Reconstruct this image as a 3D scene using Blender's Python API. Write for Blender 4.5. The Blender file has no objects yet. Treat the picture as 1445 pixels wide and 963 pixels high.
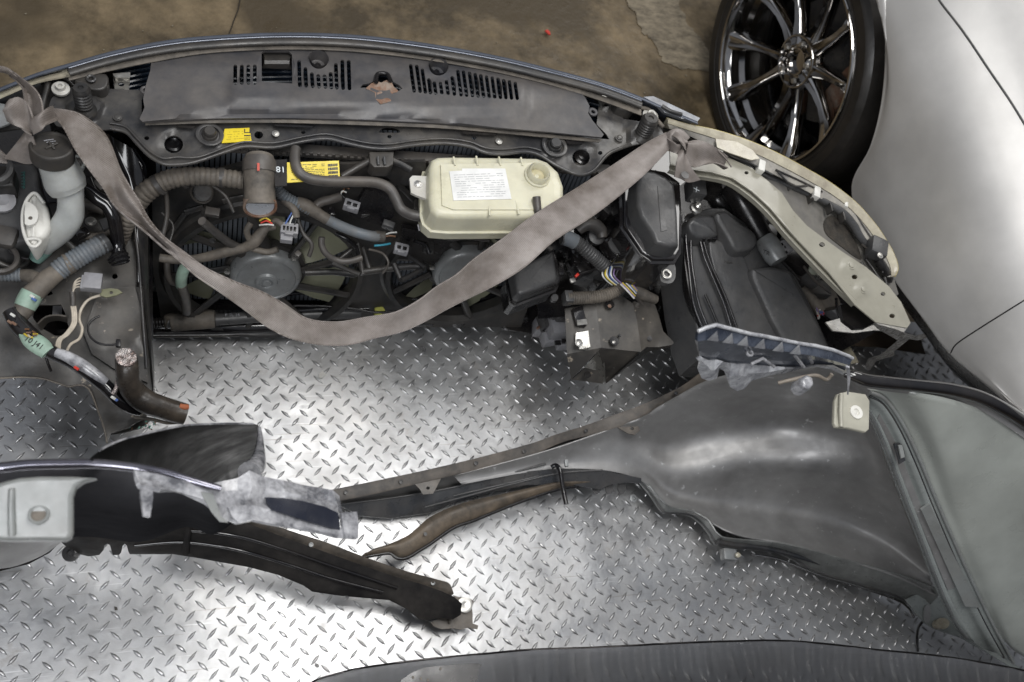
import bpy, bmesh, math, random
from mathutils import Vector, Matrix, noise
from mathutils.geometry import delaunay_2d_cdt
from mathutils.bvhtree import BVHTree
random.seed(7)
SC = bpy.context.scene
COL = SC.collection
# ------------------------------------------------------------ camera
F = 1318.0; H = 2.0
_n = Vector((math.sin(-.304), math.sin(.410), 0)); _n.z = math.sqrt(1-_n.x**2-_n.y**2)
_e1 = Vector((0,1,0)).cross(_n).normalized(); _e2 = _n.cross(_e1)
def c2w(v): return Vector((_e1.dot(v), -_e2.dot(v), -_n.dot(v)))
cam_d = bpy.data.cameras.new('camera'); cam = bpy.data.objects.new('camera', cam_d); COL.objects.link(cam)
r_, u_, b_ = c2w(Vector((1,0,0))), c2w(Vector((0,-1,0))), c2w(Vector((0,0,-1)))
M = Matrix((( r_.x,u_.x,b_.x,0),(r_.y,u_.y,b_.y,0),(r_.z,u_.z,b_.z,H),(0,0,0,1)))
cam.matrix_world = M
cam_d.sensor_width = 36; cam_d.lens = F/1445*36; cam_d.clip_start = .05; cam_d.clip_end = 100
cam_d.dof.use_dof = True; cam_d.dof.focus_distance = 1.72; cam_d.dof.aperture_fstop = 4.5
SC.camera = cam
# ------------------------------------------------------------ light
def area(name, loc, tgt, sx, sy, power, col=(1,1,1)):
    l = bpy.data.lights.new(name, 'AREA'); l.shape = 'RECTANGLE'; l.size = sx; l.size_y = sy; l.energy = power; l.color = col
    o = bpy.data.objects.new(name, l); COL.objects.link(o); o.location = loc
    o.rotation_euler = (Vector(tgt)-Vector(loc)).to_track_quat('-Z','Y').to_euler(); return o
area('ceiling_softbox', (.64, 1.05, 3.0), (.55, .65, 0), .95, 1.25, 28, (1, .985, .96))
area('bounced_flash', (.68, .34, 2.75), (.55, .8, .2), .6, .45, 14, (1, .99, .97))
area('side_fill', (-.7, -.8, 2.5), (.5, .8, .3), 1.1, 1.1, 30, (.97, .98, 1))  # added fill from the camera side, brightens the engine bay
area('far_fill', (2.9, 3.0, 3.4), (1.7, .9, .5), 2.0, 1.2, 46, (1, .98, .95))  # added fill, placed and widened to light the silver body softly
w = bpy.data.worlds.new('World'); SC.world = w; w.use_nodes = True
nt = w.node_tree; bg = nt.nodes['Background']
tc = nt.nodes.new('ShaderNodeTexCoord'); sp = nt.nodes.new('ShaderNodeSeparateXYZ'); rp = nt.nodes.new('ShaderNodeValToRGB')
nt.links.new(tc.outputs['Generated'], sp.inputs[0]); nt.links.new(sp.outputs['Z'], rp.inputs[0]); nt.links.new(rp.outputs[0], bg.inputs[0])
rp.color_ramp.elements[0].position = .05; rp.color_ramp.elements[0].color = (.03,.026,.022,1)
rp.color_ramp.elements[1].position = .9; rp.color_ramp.elements[1].color = (.31,.33,.37,1)
bg.inputs[1].default_value = 1.0
SC.view_settings.view_transform = 'Standard'; SC.view_settings.look = 'None'; SC.view_settings.exposure = 0; SC.view_settings.gamma = 1
# ------------------------------------------------------------ pixel -> place helpers
def ray(x, y): return c2w(Vector(((x-722.5)/F, (y-481.5)/F, 1)))
EYE = Vector((0,0,H))
def P(x, y, z=0.0):
    d = ray(x,y); return EYE + d*((z-H)/d.z)
TK = .24
def V(x, y, Y):      # point on the leaning plane of the radiator and fans
    d = ray(x,y); return EYE + d*((Y+TK*(H-.2))/(d.y-TK*d.z))
NW = Vector((-.989,-.145,0)); WC = Vector((1.556,1.593,.2825))
def S(x, y, off):
    d = ray(x,y); return EYE + d*((NW.dot(WC-EYE)+off)/NW.dot(d))
def pt(p):
    if isinstance(p, Vector): return p
    return P(*p)
def mpp(p): return (pt(p)-EYE).dot(c2w(Vector((0,0,1))))/F      # metres per pixel there
# ------------------------------------------------------------ materials
def mat(name, base, rough=.5, metal=0, dust=None, damt=.0, dscale=9, bump=.0, bscale=60, coat=0, rvar=.12, spots=None, trans=0, sss=0, spec=.5, stretch=None, weave=False, scratch=0):
    m = bpy.data.materials.new(name); m.use_nodes = True; t = m.node_tree; N = t.nodes; L = t.links; b = N['Principled BSDF']
    b.inputs['Metallic'].default_value = metal; b.inputs['Coat Weight'].default_value = coat; b.inputs['Coat Roughness'].default_value = .08
    b.inputs['Transmission Weight'].default_value = trans; b.inputs['Specular IOR Level'].default_value = spec
    if sss:
        b.inputs['Subsurface Weight'].default_value = sss; b.inputs['Subsurface Radius'].default_value = (.03,.028,.02)
    tcn = N.new('ShaderNodeTexCoord'); src = tcn.outputs['Object']
    if stretch:
        mp = N.new('ShaderNodeMapping'); mp.inputs['Scale'].default_value = stretch; L.new(src, mp.inputs[0]); src = mp.outputs[0]
    def nz(sc, det=6, rg=.6):
        n = N.new('ShaderNodeTexNoise'); n.inputs['Scale'].default_value = sc; n.inputs['Detail'].default_value = det; n.inputs['Roughness'].default_value = rg
        L.new(src, n.inputs['Vector']); return n.outputs['Fac']
    def rng(f, a, c, lo=0, hi=1):
        r = N.new('ShaderNodeMapRange'); r.inputs[1].default_value = a; r.inputs[2].default_value = c; r.inputs[3].default_value = lo; r.inputs[4].default_value = hi
        L.new(f, r.inputs[0]); return r.outputs[0]
    def mix(f, a, c):
        x = N.new('ShaderNodeMix'); x.data_type = 'RGBA'
        if f is not None: L.new(f, x.inputs[0])
        for s, v in ((x.inputs[6], a), (x.inputs[7], c)):
            if isinstance(v, tuple): s.default_value = (*v, 1)
            else: L.new(v, s)
        return x.outputs[2]
    n1 = nz(dscale)
    dk = tuple(c*.8 for c in base)
    col = mix(rng(nz(dscale*2.3),.35,.65), dk, base)
    if dust:
        n2 = nz(dscale*5.1, 8, .7)
        a = N.new('ShaderNodeMath'); a.operation = 'MULTIPLY_ADD'; L.new(n2, a.inputs[0]); a.inputs[1].default_value = .5; L.new(n1, a.inputs[2])
        f = rng(a.outputs[0], .62, .98, 0.12*damt, damt)
        col = mix(f, col, dust)
    if spots:
        col = mix(rng(nz(spots[1], 3), spots[2], spots[2]+.06), col, spots[0])
    if scratch:
        for ang, sc in ((.5, 1), (2.2, 1.3)):
            mp = N.new('ShaderNodeMapping'); mp.inputs['Rotation'].default_value = (0,0,ang); mp.inputs['Scale'].default_value = (3*sc,130*sc,1); L.new(tcn.outputs['Object'], mp.inputs[0])
            n = N.new('ShaderNodeTexNoise'); n.inputs['Scale'].default_value = 1.6; n.inputs['Detail'].default_value = 3; L.new(mp.outputs[0], n.inputs['Vector'])
            col = mix(rng(n.outputs['Fac'], .66, .70, 0, scratch), col, (.30,.27,.24) if sc == 1 else (.85,.85,.85))
        col = mix(rng(nz(7, 8, .75), .60, .70, 0, .55), col, (.30,.255,.21))
    L.new(col, b.inputs['Base Color'])
    L.new(rng(nz(dscale*3.1), .3, .7, max(.03, rough-rvar), min(1, rough+rvar)), b.inputs['Roughness'])
    if weave:
        wv = N.new('ShaderNodeTexWave'); wv.inputs['Scale'].default_value = 160; wv.bands_direction = 'DIAGONAL'; wv.inputs['Distortion'].default_value = .6; L.new(src, wv.inputs['Vector'])
        b2 = N.new('ShaderNodeBump'); b2.inputs['Strength'].default_value = .5; b2.inputs['Distance'].default_value = .0015; L.new(wv.outputs['Fac'], b2.inputs['Height']); L.new(b2.outputs[0], b.inputs['Normal'])
    elif bump:
        bp = N.new('ShaderNodeBump'); bp.inputs['Strength'].default_value = bump; bp.inputs['Distance'].default_value = .004
        L.new(nz(bscale, 8), bp.inputs['Height']); L.new(bp.outputs[0], b.inputs['Normal'])
    return m
DU = (.17,.145,.115)
m_dusty = mat('dusty_black_plastic', (.018,.019,.021), .40, dust=DU, damt=.30, bump=.12)
m_cover = mat('dusty_grille_plastic', (.040,.042,.050), .44, dust=(.17,.15,.13), damt=.55, dscale=6, bump=.1)
m_supp = mat('dusty_painted_steel', (.026,.027,.031), .33, dust=(.19,.17,.14), damt=.42, dscale=11, bump=.06)
m_black = mat('black_plastic', (.008,.008,.010), .28, dust=DU, damt=.12)
m_gloss = mat('black_gloss_paint', (.006,.006,.008), .12, coat=.6, dust=DU, damt=.10, rvar=.06)
m_box = mat('grey_black_plastic', (.055,.056,.058), .36, dust=(.14,.13,.12), damt=.3, dscale=14, bump=.15, bscale=180)
m_panel = mat('dirty_apron_paint', (.028,.027,.026), .42, dust=(.17,.15,.125), damt=.5, dscale=7, bump=.1, spots=((.28,.24,.19), 45, .66))
m_hose = mat('dusty_rubber', (.042,.041,.041), .45, dust=(.17,.145,.12), damt=.5, bump=.1)
m_tan = mat('dirt_coated_rubber', (.06,.054,.047), .65, dust=(.20,.172,.14), damt=.9, dscale=16, bump=.2)
m_steel = mat('zinc_steel', (.62,.61,.58), .34, metal=.9, dust=(.3,.27,.22), damt=.35, dscale=25, bump=.05)
m_greige = mat('greige_primer', (.35,.335,.275), .36, coat=.15, dust=(.25,.23,.18), damt=.35, dscale=6, bump=.03)
m_cream = mat('yellowed_clear_plastic', (.56,.52,.40), .3, coat=.3, dust=(.24,.2,.16), damt=.65, dscale=18, bump=.1, bscale=90)
m_res = mat('yellowed_reservoir_plastic', (.66,.64,.50), .34, sss=.35, dust=(.58,.53,.36), damt=.4, dscale=7, bump=.05)
m_strap = mat('grey_webbing', (.335,.30,.28), .46, dust=(.10,.08,.064), damt=.95, dscale=7, bump=.7, bscale=600, rvar=.06, weave=True)
m_greypl = mat('grey_plastic', (.31,.31,.33), .45, dust=DU, damt=.3, dscale=30, bump=.1)
m_motor = mat('grey_motor_steel', (.32,.335,.34), .36, metal=.25, dust=DU, damt=.35, dscale=18, bump=.08)
m_blue = mat('blue_grey_conduit', (.15,.175,.20), .5, dust=DU, damt=.5, dscale=20, bump=.1)
m_white = mat('off_white_plastic', (.60,.59,.55), .4, dust=(.32,.28,.23), damt=.45, dscale=22, bump=.06, sss=.1)
m_cwhite = mat('clean_white_plastic', (.74,.73,.68), .35, dust=(.4,.36,.3), damt=.2)
m_teal = mat('pale_green_tape', (.33,.47,.38), .5, dust=DU, damt=.3, dscale=30)
m_yellow = mat('yellow_label', (.80,.62,.03), .4)
m_paper = mat('white_label', (.80,.80,.78), .45)
m_ink = mat('print_ink', (.03,.03,.03), .5)
m_inkgrey = mat('pale_print', (.30,.30,.32), .5)
m_wht = mat('white_print', (.75,.8,.82), .5)
m_red = mat('red_plastic', (.7,.05,.03), .4)
m_rust = mat('rusty_steel', (.20,.075,.03), .7, dust=(.30,.28,.24), damt=.8, dscale=40, bump=.4, metal=.2)
m_core = mat('radiator_fins', (.42,.46,.52), .4, metal=.6, dust=DU, damt=.2, dscale=20)
m_blade = mat('olive_fan_plastic', (.27,.275,.19), .4, dust=(.26,.24,.18), damt=.4)
m_slat = mat('blue_black_slats', (.016,.026,.042), .3, coat=.3)
m_foil = mat('crumpled_foil', (.55,.52,.50), .28, metal=.8, dust=(.3,.12,.08), damt=.5, dscale=60, bump=1, bscale=150)
m_chrome = mat('dark_chrome', (.55,.535,.52), .07, metal=1, rvar=.03)
m_tyre = mat('tyre_rubber', (.014,.013,.012), .42, dust=(.06,.052,.045), damt=.4, dscale=6, bump=.1)
m_silver = mat('silver_car_paint', (.60,.588,.57), .42, metal=.3, coat=.15, rvar=.02, dscale=2)
m_green = mat('green_grey_primer', (.40,.42,.39), .32, coat=.25, dust=(.25,.25,.22), damt=.2, dscale=4)
m_finner = mat('grey_undercoat', (.44,.435,.43), .47, metal=.6, coat=.1, dust=(.22,.21,.20), damt=.5, dscale=6, bump=.12, bscale=40, rvar=.14, spots=((.62,.62,.62), 55, .67))
m_arch = mat('arch_lip_metal', (.30,.31,.30), .36, metal=.3, dust=(.07,.07,.07), damt=.6, dscale=14)
m_pale = mat('pale_green_paint', (.25,.265,.26), .34, coat=.2, dust=(.22,.2,.18), damt=.35, dscale=12, bump=.05)
m_shred = mat('scuffed_blue_black_plastic', (.012,.017,.030), .2, coat=.6, dust=(.34,.38,.46), damt=.22, dscale=16, bump=.1, bscale=60)
m_scuff_glint = mat('scuff_and_glint_plastic', (.030,.032,.042), .2, coat=.5, dust=(.62,.62,.64), damt=1.0, dscale=17, bump=.15, bscale=60)  # white patches paint bright glints and scuffs onto black plastic
m_dkpaint = mat('dark_mirror_paint', (.040,.036,.035), .16, metal=.9, coat=.2, rvar=.04)
m_lens = mat('dull_inner_housing', (.13,.125,.118), .6, dust=(.27,.25,.21), damt=.5, bump=.15)
m_lens2 = mat('scratched_grey_lens', (.22,.21,.20), .4, dust=(.50,.47,.40), damt=.7, dscale=22, bump=.3, bscale=90)
m_blueblack = mat('blue_black_plastic', (.010,.012,.022), .25, coat=.4)
m_tape2 = mat('bright_scuff', (.55,.56,.58), .3, dust=(.06,.06,.08), damt=.8, dscale=34)
m_skin2 = mat('shaded_front_skin', (.07,.068,.066), .45, metal=.3, dust=(.17,.155,.14), damt=.3, dscale=5)  # darker version of the fender metal, shade put into its colour
m_dirt = mat('rough_dirt_patch', (.03,.028,.024), .9, dust=(.10,.08,.06), damt=.5, dscale=60, bump=1, bscale=150)
m_tape = mat('torn_clear_tape', (.62,.60,.56), .25, metal=.2, dust=(.12,.10,.09), damt=.7, dscale=50, bump=1, bscale=120)
m_glass = mat('glass_crumbs', (.16,.34,.28), .15, coat=.5)
m_olive = mat('olive_lug', (.28,.28,.18), .4, metal=.5)
m_mark = mat('red_mark', (.55,.10,.07), .6)
m_wcream = mat('cream_wire', (.62,.55,.45), .5, dust=DU, damt=.3, dscale=40)
wires = [mat('wire_'+n, c, .4) for n, c in (('white',(.7,.7,.66)),('yellow',(.65,.5,.05)),('blue',(.08,.15,.4)),('black',(.02,.02,.02)),('brown',(.2,.1,.05)),('violet',(.25,.18,.35)))]
m_foilw = mat('bright_aluminium', (.72,.75,.80), .28, metal=.5)
m_neck = mat('milky_washer_plastic', (.48,.50,.49), .35, dust=(.30,.28,.25), damt=.4, dscale=14, sss=.25)
m_duct = mat('dirty_black_tape', (.018,.016,.015), .3, dust=(.16,.13,.10), damt=.5, dscale=9, bump=.4, bscale=40)
m_rustbright = mat('orange_rust', (.45,.14,.06), .7)
m_flange = mat('dusty_flange', (.05,.047,.044), .4, dust=(.22,.185,.15), damt=.7, dscale=13, bump=.08, coat=.1)
m_deep = mat('deep_blue_black', (.020,.023,.028), .3, dust=DU, damt=.25, coat=.2)
m_staytan = mat('dust_caked_stay', (.05,.042,.034), .55, dust=(.20,.155,.11), damt=.95, dscale=12, bump=.15)
m_pale2 = mat('grey_green_metal', (.32,.345,.335), .3, metal=.1, coat=.2, dust=(.25,.26,.24), damt=.3, dscale=8)
m_arch2 = mat('bright_fold', (.42,.44,.44), .25, metal=.7, dust=(.2,.2,.2), damt=.3)
m_greige2 = mat('tan_bracket_paint', (.42,.41,.34), .35, dust=(.3,.27,.22), damt=.3)
m_wallmetal = mat('dark_inner_metal', (.03,.03,.033), .45, spec=.0, dust=(.075,.075,.08), damt=.4, dscale=4)
m_wall = mat('black_wall_paint', (.011,.011,.012), .5, spec=.02, dust=(.11,.10,.09), damt=.4, dscale=5)
m_tipdust = mat('dusty_end_metal', (.13,.115,.10), .5, dust=(.26,.22,.17), damt=.6, dscale=20)
m_mirroredge = mat('reflective_edge', (.16,.16,.20), .12, metal=.8, coat=.6, dust=(.45,.42,.45), damt=.35, dscale=14)
m_pointed = mat('black_pointed_paint', (.007,.007,.007), .4, spec=.02, dust=(.03,.03,.03), damt=.1, dscale=4)
# ------------------------------------------------------------ mesh helpers
def link(name, me, m, parent=None):
    o = bpy.data.objects.new(name, me); COL.objects.link(o)
    if m and not me.materials: me.materials.append(m)
    if parent is not None:
        o.parent = parent
        if parent.type == 'EMPTY': o.location = -parent.location
    return o
def finish(name, bm, m, parent=None, ang=38, doubles=True):
    if doubles: bmesh.ops.remove_doubles(bm, verts=bm.verts, dist=1e-6)
    bmesh.ops.recalc_face_normals(bm, faces=bm.faces)
    for f in bm.faces: f.smooth = True
    a = math.radians(ang)
    for e in bm.edges:
        if len(e.link_faces) != 2 or e.calc_face_angle(0) > a: e.smooth = False
    me = bpy.data.meshes.new(name); bm.to_mesh(me); bm.free()
    return link(name, me, m, parent)
def thing(name, label, cat, loc=(0,0,0), group=None):
    o = bpy.data.objects.new(name, None); COL.objects.link(o); o.location = loc; o.empty_display_size = .05
    return tag(o, label, cat, group)
def tag(o, label, cat, group=None, kind=None):
    if label: o['label'] = label
    if cat: o['category'] = cat
    if group: o['group'] = group
    if kind: o['kind'] = kind
    return o
def cr(pts, n=6, closed=False):
    """Catmull-Rom through points (Vectors of any size)"""
    out = []; N = len(pts)
    if N < 3 and not closed:
        return [pts[0].lerp(pts[-1], i/n) for i in range(n+1)]
    for i in range(N if closed else N-1):
        g = lambda k: pts[k % N] if closed else pts[max(0, min(N-1, k))]
        a, b, c, d = g(i-1), g(i), g(i+1), g(i+2)
        for j in range(n):
            t = j/n
            out.append(.5*((2*b)+(c-a)*t+(2*a-5*b+4*c-d)*t*t+(3*b-a-3*c+d)*t**3))
    if not closed: out.append(pts[-1].copy())
    return out
def inpoly(x, y, pl):
    r = False; j = len(pl)-1
    for i in range(len(pl)):
        xi, yi = pl[i]; xj, yj = pl[j]
        if (yi > y) != (yj > y) and x < (xj-xi)*(y-yi)/(yj-yi)+xi: r = not r
        j = i
    return r
def sm2(o, n=4): return [(v.x, v.y) for v in cr([Vector(p) for p in o], n, True)]
def circ(cx, cy, rx, ry=None, n=18, a0=0, a1=360):
    ry = rx*.85 if ry is None else ry
    return [(cx+rx*math.cos(math.radians(a0+(a1-a0)*i/n)), cy+ry*math.sin(math.radians(a0+(a1-a0)*i/n))) for i in range(n)]
def slot(x0, y0, x1, y1, w):
    o = []
    for k in range(7): a = math.pi+math.pi*k/6; o.append((x0+w/2*math.cos(a), y0+w/2*math.sin(a)))
    for k in range(7): a = math.pi*k/6; o.append((x1+w/2*math.cos(a), y1+w/2*math.sin(a)))
    return o
def mapz(z): return z if callable(z) else (lambda x, y: z)
def sheet(name, outline, z, m, parent=None, holes=(), th=.003, grid=0, smooth=0, down=Vector((0,0,-1)), mp=None, ang=38):
    """flat or gently shaped pressed sheet: outline in photo coordinates at height z(x,y), real thickness th"""
    if smooth: outline = sm2(outline, smooth)
    vs = [Vector(p) for p in outline]; ed = [(i, (i+1) % len(outline)) for i in range(len(outline))]
    for h in holes:
        b = len(vs); vs += [Vector(p) for p in h]; ed += [(b+i, b+(i+1) % len(h)) for i in range(len(h))]
    if grid:
        xs = [p[0] for p in outline]; ys = [p[1] for p in outline]
        x = min(xs)+grid*.5
        while x < max(xs):
            y = min(ys)+grid*.5
            while y < max(ys):
                if inpoly(x, y, outline) and not any(inpoly(x, y, h) for h in holes): vs.append(Vector((x+.01*y, y)))
                y += grid
            x += grid
    v2, e2, f2, *_ = delaunay_2d_cdt(vs, ed, [], 0, 1e-4)
    zf = mapz(z); f3 = mp or (lambda x, y: P(x, y, zf(x, y)))
    bm = bmesh.new(); vv = [bm.verts.new(f3(p.x, p.y)) for p in v2]
    for f in f2:
        cx = sum(v2[i].x for i in f)/len(f); cy = sum(v2[i].y for i in f)/len(f)
        if inpoly(cx, cy, outline) and not any(inpoly(cx, cy, h) for h in holes):
            try: bm.faces.new([vv[i] for i in f])
            except ValueError: pass
    for v in [v for v in bm.verts if not v.link_faces]: bm.verts.remove(v)
    top = list(bm.faces); be = [e for e in bm.edges if len(e.link_faces) == 1]
    mp2 = {v: bm.verts.new(v.co+down*th) for v in list(bm.verts)}
    for f in top: bm.faces.new([mp2[v] for v in reversed(f.verts)])
    for e in be:
        a, b = e.verts; bm.faces.new((a, b, mp2[b], mp2[a]))
    return finish(name, bm, m, parent, ang, doubles=False)
def block(name, outline, z, h, m, parent=None, r=.004, taper=0.0, smooth=0, lip=None, crown=0, shear=(0,0)):
    """moulded box: rounded top edge, side walls dropping by h, optional flange lip=(out, height)"""
    if smooth: outline = sm2(outline, smooth)
    zf = mapz(z); pts = [P(x, y, zf(x, y)) for x, y in outline]
    ar = sum(pts[i-1].x*pts[i].y-pts[i].x*pts[i-1].y for i in range(len(pts)))
    if ar < 0: pts.reverse()
    N = len(pts); nr = []
    for i in range(N):
        a = (pts[i]-pts[i-1]).to_2d(); b = (pts[(i+1) % N]-pts[i]).to_2d()
        if a.length < 1e-9 or b.length < 1e-9: nr.append(Vector((0,0,0))); continue
        a.normalize(); b.normalize(); n = Vector((a.y+b.y, -a.x-b.x)); l = max(n.length, .7); n = n/l
        k = 1/max(.5, n.length and abs(n.dot(Vector((a.y,-a.x))))); nr.append(Vector((n.x*k, n.y*k, 0)))
    rings = [(-r, 0), (-r*.62, -r*.08), (-r*.29, -r*.29), (-r*.08, -r*.62), (0, -r), (taper, -h)]
    if lip: rings = rings[:-1]+[(taper*.6, -lip[1]), (lip[0], -lip[1]-.001), (lip[0], -lip[1]-.005), (taper, -lip[1]-.006), (taper, -h)]
    bm = bmesh.new(); R = []
    for k, (o, d) in enumerate(rings):
        R.append([bm.verts.new(pts[i]+nr[i]*o+Vector((-d*shear[0],-d*shear[1],d))) for i in range(N)])
    c = sum((v.co for v in R[0]), Vector())/N; c.z += crown
    if crown:
        cv = bm.verts.new(c)
        for i in range(N): bm.faces.new((R[0][i], R[0][(i+1) % N], cv))
    else: bm.faces.new(R[0])
    for k in range(len(R)-1):
        for i in range(N): bm.faces.new((R[k][i], R[k+1][i], R[k+1][(i+1) % N], R[k][(i+1) % N]))
    bm.faces.new(list(reversed(R[-1])))
    return finish(name, bm, m, parent, 32)
def rings_mesh(bm, rings, closed_ends=True):
    R = [[bm.verts.new(p) for p in rg] for rg in rings]; n = len(R[0])
    for k in range(len(R)-1):
        for i in range(n): bm.faces.new((R[k][i], R[k][(i+1) % n], R[k+1][(i+1) % n], R[k+1][i]))
    if closed_ends: bm.faces.new(list(reversed(R[0]))); bm.faces.new(R[-1])
def tube_bm(bm, pts, r, seg=12, n=6, corr=None, smooth=True, flat=1.0, cap=True):
    ps = [pt(p) for p in pts]; rr = r if isinstance(r, (list, tuple)) else [r]*len(ps)
    P4 = [Vector((p.x, p.y, p.z, q)) for p, q in zip(ps, rr)]
    c = cr(P4, n) if smooth and len(ps) > 2 else P4
    if corr:  # resample evenly
        d = [0]
        for i in range(1, len(c)): d.append(d[-1]+(c[i].to_3d()-c[i-1].to_3d()).length)
        step = corr[0]/4; out = []; k = 0; s = 0; cnt = 0
        while s < d[-1]:
            while d[k+1] < s: k += 1
            t = (s-d[k])/max(1e-9, d[k+1]-d[k]); v = c[k].lerp(c[k+1], t); v.w += corr[1]*(.5, 1, .5, -.6)[cnt % 4]; out.append(v); cnt += 1; s += step
        c = out
    pp = [v.to_3d() for v in c]; T = []
    for i in range(len(pp)):
        t = pp[min(i+1, len(pp)-1)]-pp[max(i-1, 0)]; T.append(t.normalized() if t.length > 0 else Vector((0,0,1)))
    u = T[0].orthogonal().normalized()
    if abs(T[0].z) < .9: u = (Vector((0,0,1))-T[0]*T[0].z).normalized()
    rings = []
    for i, p in enumerate(pp):
        u = (u-T[i]*u.dot(T[i])).normalized(); v = T[i].cross(u)
        rings.append([p+(u*math.cos(a)*flat+v*math.sin(a))*c[i].w for a in (2*math.pi*k/seg for k in range(seg))])
    rings_mesh(bm, rings, cap)
def tube(name, pts, r, m, parent=None, **k):
    bm = bmesh.new(); tube_bm(bm, pts, r, **k); return finish(name, bm, m, parent, 50)
def tpx(name, pts, rpx, m, parent=None, **k):
    rr = [q*mpp(p) for p, q in zip(pts, rpx if isinstance(rpx, (list, tuple)) else [rpx]*len(pts))]
    return tube(name, pts, rr, m, parent, **k)
def lathe_bm(bm, c, axis, prof, seg=24):
    ax = Vector(axis).normalized(); u = ax.orthogonal().normalized(); v = ax.cross(u); c = pt(c)
    rings_mesh(bm, [[c+ax*h+(u*math.cos(a)+v*math.sin(a))*r for a in (2*math.pi*k/seg for k in range(seg))] for r, h in prof])
def lathe(name, c, axis, prof, m, parent=None, seg=24):
    bm = bmesh.new(); lathe_bm(bm, c, axis, prof, seg); return finish(name, bm, m, parent, 40)
def loft(name, rows, m, parent=None, nu=8, nv=5, th=.002, su=True, sv=True, ang=50):
    rr = []
    for r in rows:
        r = [pt(p) for p in r]; rr.append(cr(r, nu) if su else r)
    n = min(len(r) for r in rr); cols = []
    for i in range(n):
        c = [r[i] for r in rr]; cols.append(cr(c, nv) if sv and len(c) > 1 else c)
    bm = bmesh.new(); G = [[bm.verts.new(p) for p in c] for c in cols]
    for i in range(len(G)-1):
        for j in range(len(G[0])-1): bm.faces.new((G[i][j], G[i+1][j], G[i+1][j+1], G[i][j+1]))
    bm.normal_update()
    if th:
        # back skin faces away from the eye
        s = 0
        for v in bm.verts: s += v.normal.dot(EYE-v.co)
        sg = -1 if s > 0 else 1
        top = list(bm.faces); be = [e for e in bm.edges if len(e.link_faces) == 1]
        mp2 = {v: bm.verts.new(v.co+v.normal*sg*th) for v in list(bm.verts)}
        for f in top: bm.faces.new([mp2[v] for v in reversed(f.verts)])
        for e in be: a, b = e.verts; bm.faces.new((a, b, mp2[b], mp2[a]))
    return finish(name, bm, m, parent, ang, doubles=False)
def bx_bm(bm, c, size, rot=None, bev=.001):
    t = bmesh.ops.create_cube(bm, size=1)['verts']; Mx = Matrix.Diagonal((*size, 1))
    Rm = rot.to_4x4() if rot is not None else Matrix()
    bmesh.ops.transform(bm, matrix=Matrix.Translation(c) @ Rm @ Mx, verts=t)
    if bev:
        es = {e for v in t for e in v.link_edges}
        bmesh.ops.bevel(bm, geom=list(es), offset=bev, segments=2, affect='EDGES', profile=.6)
def bx(name, c, size, m, parent=None, rz=0, rx=0, bev=.0015):
    bm = bmesh.new(); bx_bm(bm, pt(c), size, Matrix.Rotation(math.radians(rz),3,'Z') @ Matrix.Rotation(math.radians(rx),3,'X'), bev)
    return finish(name, bm, m, parent, 35)
def bolt(c, rp, m=None, parent=None, axis=(0,0,1), name='bolt', washer=True):
    r = rp*mpp(c); h = r*.5
    prof = [(r*1.5, -.001), (r*1.5, .001), (r, .0012), (r, h), (r*.7, h*1.25), (r*.3, h*1.25)] if washer else [(r, -.002), (r, h), (r*.7, h*1.2), (r*.3, h*1.2)]
    return lathe(name, c, axis, prof, m or m_supp, parent, 14)
def ringat(name, c, r0, r1, h, m, parent=None, axis=(0,0,1)):
    bm = bmesh.new(); ax = Vector(axis).normalized(); u = ax.orthogonal().normalized(); v = ax.cross(u); c = pt(c); n = 24
    prof = [(r0,0),(r0,h),((r0+r1)/2,h*1.3),(r1,h),(r1,0)]
    R = [[bm.verts.new(c+ax*q+(u*math.cos(a)+v*math.sin(a))*p) for a in (2*math.pi*k/n for k in range(n))] for p, q in prof]
    for k in range(len(R)):
        A, B = R[k], R[(k+1) % len(R)]
        for i in range(n): bm.faces.new((A[i], A[(i+1) % n], B[(i+1) % n], B[i]))
    return finish(name, bm, m, parent, 50)
def text(name, s, pos, size, ang, m, parent=None, ext=.0004, up=None):
    """lettering lying on a surface; ang in the photo's plane"""
    cu = bpy.data.curves.new(name, 'FONT'); cu.body = s; cu.size = size; cu.extrude = ext; cu.align_x = 'CENTER'; cu.align_y = 'CENTER'; cu.resolution_u = 2
    o = bpy.data.objects.new('t', cu); COL.objects.link(o); bpy.context.view_layer.update()
    me = bpy.data.meshes.new_from_object(o.evaluated_get(bpy.context.evaluated_depsgraph_get())); bpy.data.objects.remove(o)
    z = (up or Vector((0,0,1))).normalized(); x = Vector((math.cos(math.radians(ang)), math.sin(math.radians(ang)), 0)); x = (x-z*x.dot(z)).normalized(); y = z.cross(x)
    c = pt(pos); R = Matrix(((x.x,y.x,z.x,c.x),(x.y,y.y,z.y,c.y),(x.z,y.z,z.z,c.z),(0,0,0,1))); me.transform(R); me.materials.clear()
    return link(name, me, m, parent)
def marks(name, quad, z, rows, m, parent=None, fill=.8, th=.0003, hh=.35, seed=1):
    """printed lines inside a label, one mesh"""
    rnd = random.Random(seed); bm = bmesh.new(); A, B, C, D = [Vector((*q, 0)) for q in quad]; zf = mapz(z)
    for k in range(rows):
        v0 = (k+.5-hh/2)/rows; v1 = (k+.5+hh/2)/rows; u = .04
        while u < .95:
            u1 = min(.96, u+rnd.uniform(.03,.14))
            if rnd.random() < fill:
                q = []
                for uu, vv in ((u,v0),(u1,v0),(u1,v1),(u,v1)):
                    p = A.lerp(B, uu).lerp(D.lerp(C, uu), vv); q.append(P(p.x, p.y, zf(p.x, p.y)+th))
                bm.faces.new([bm.verts.new(p) for p in q])
            u = u1+rnd.uniform(.01,.03)
    return finish(name, bm, m, parent)
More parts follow.
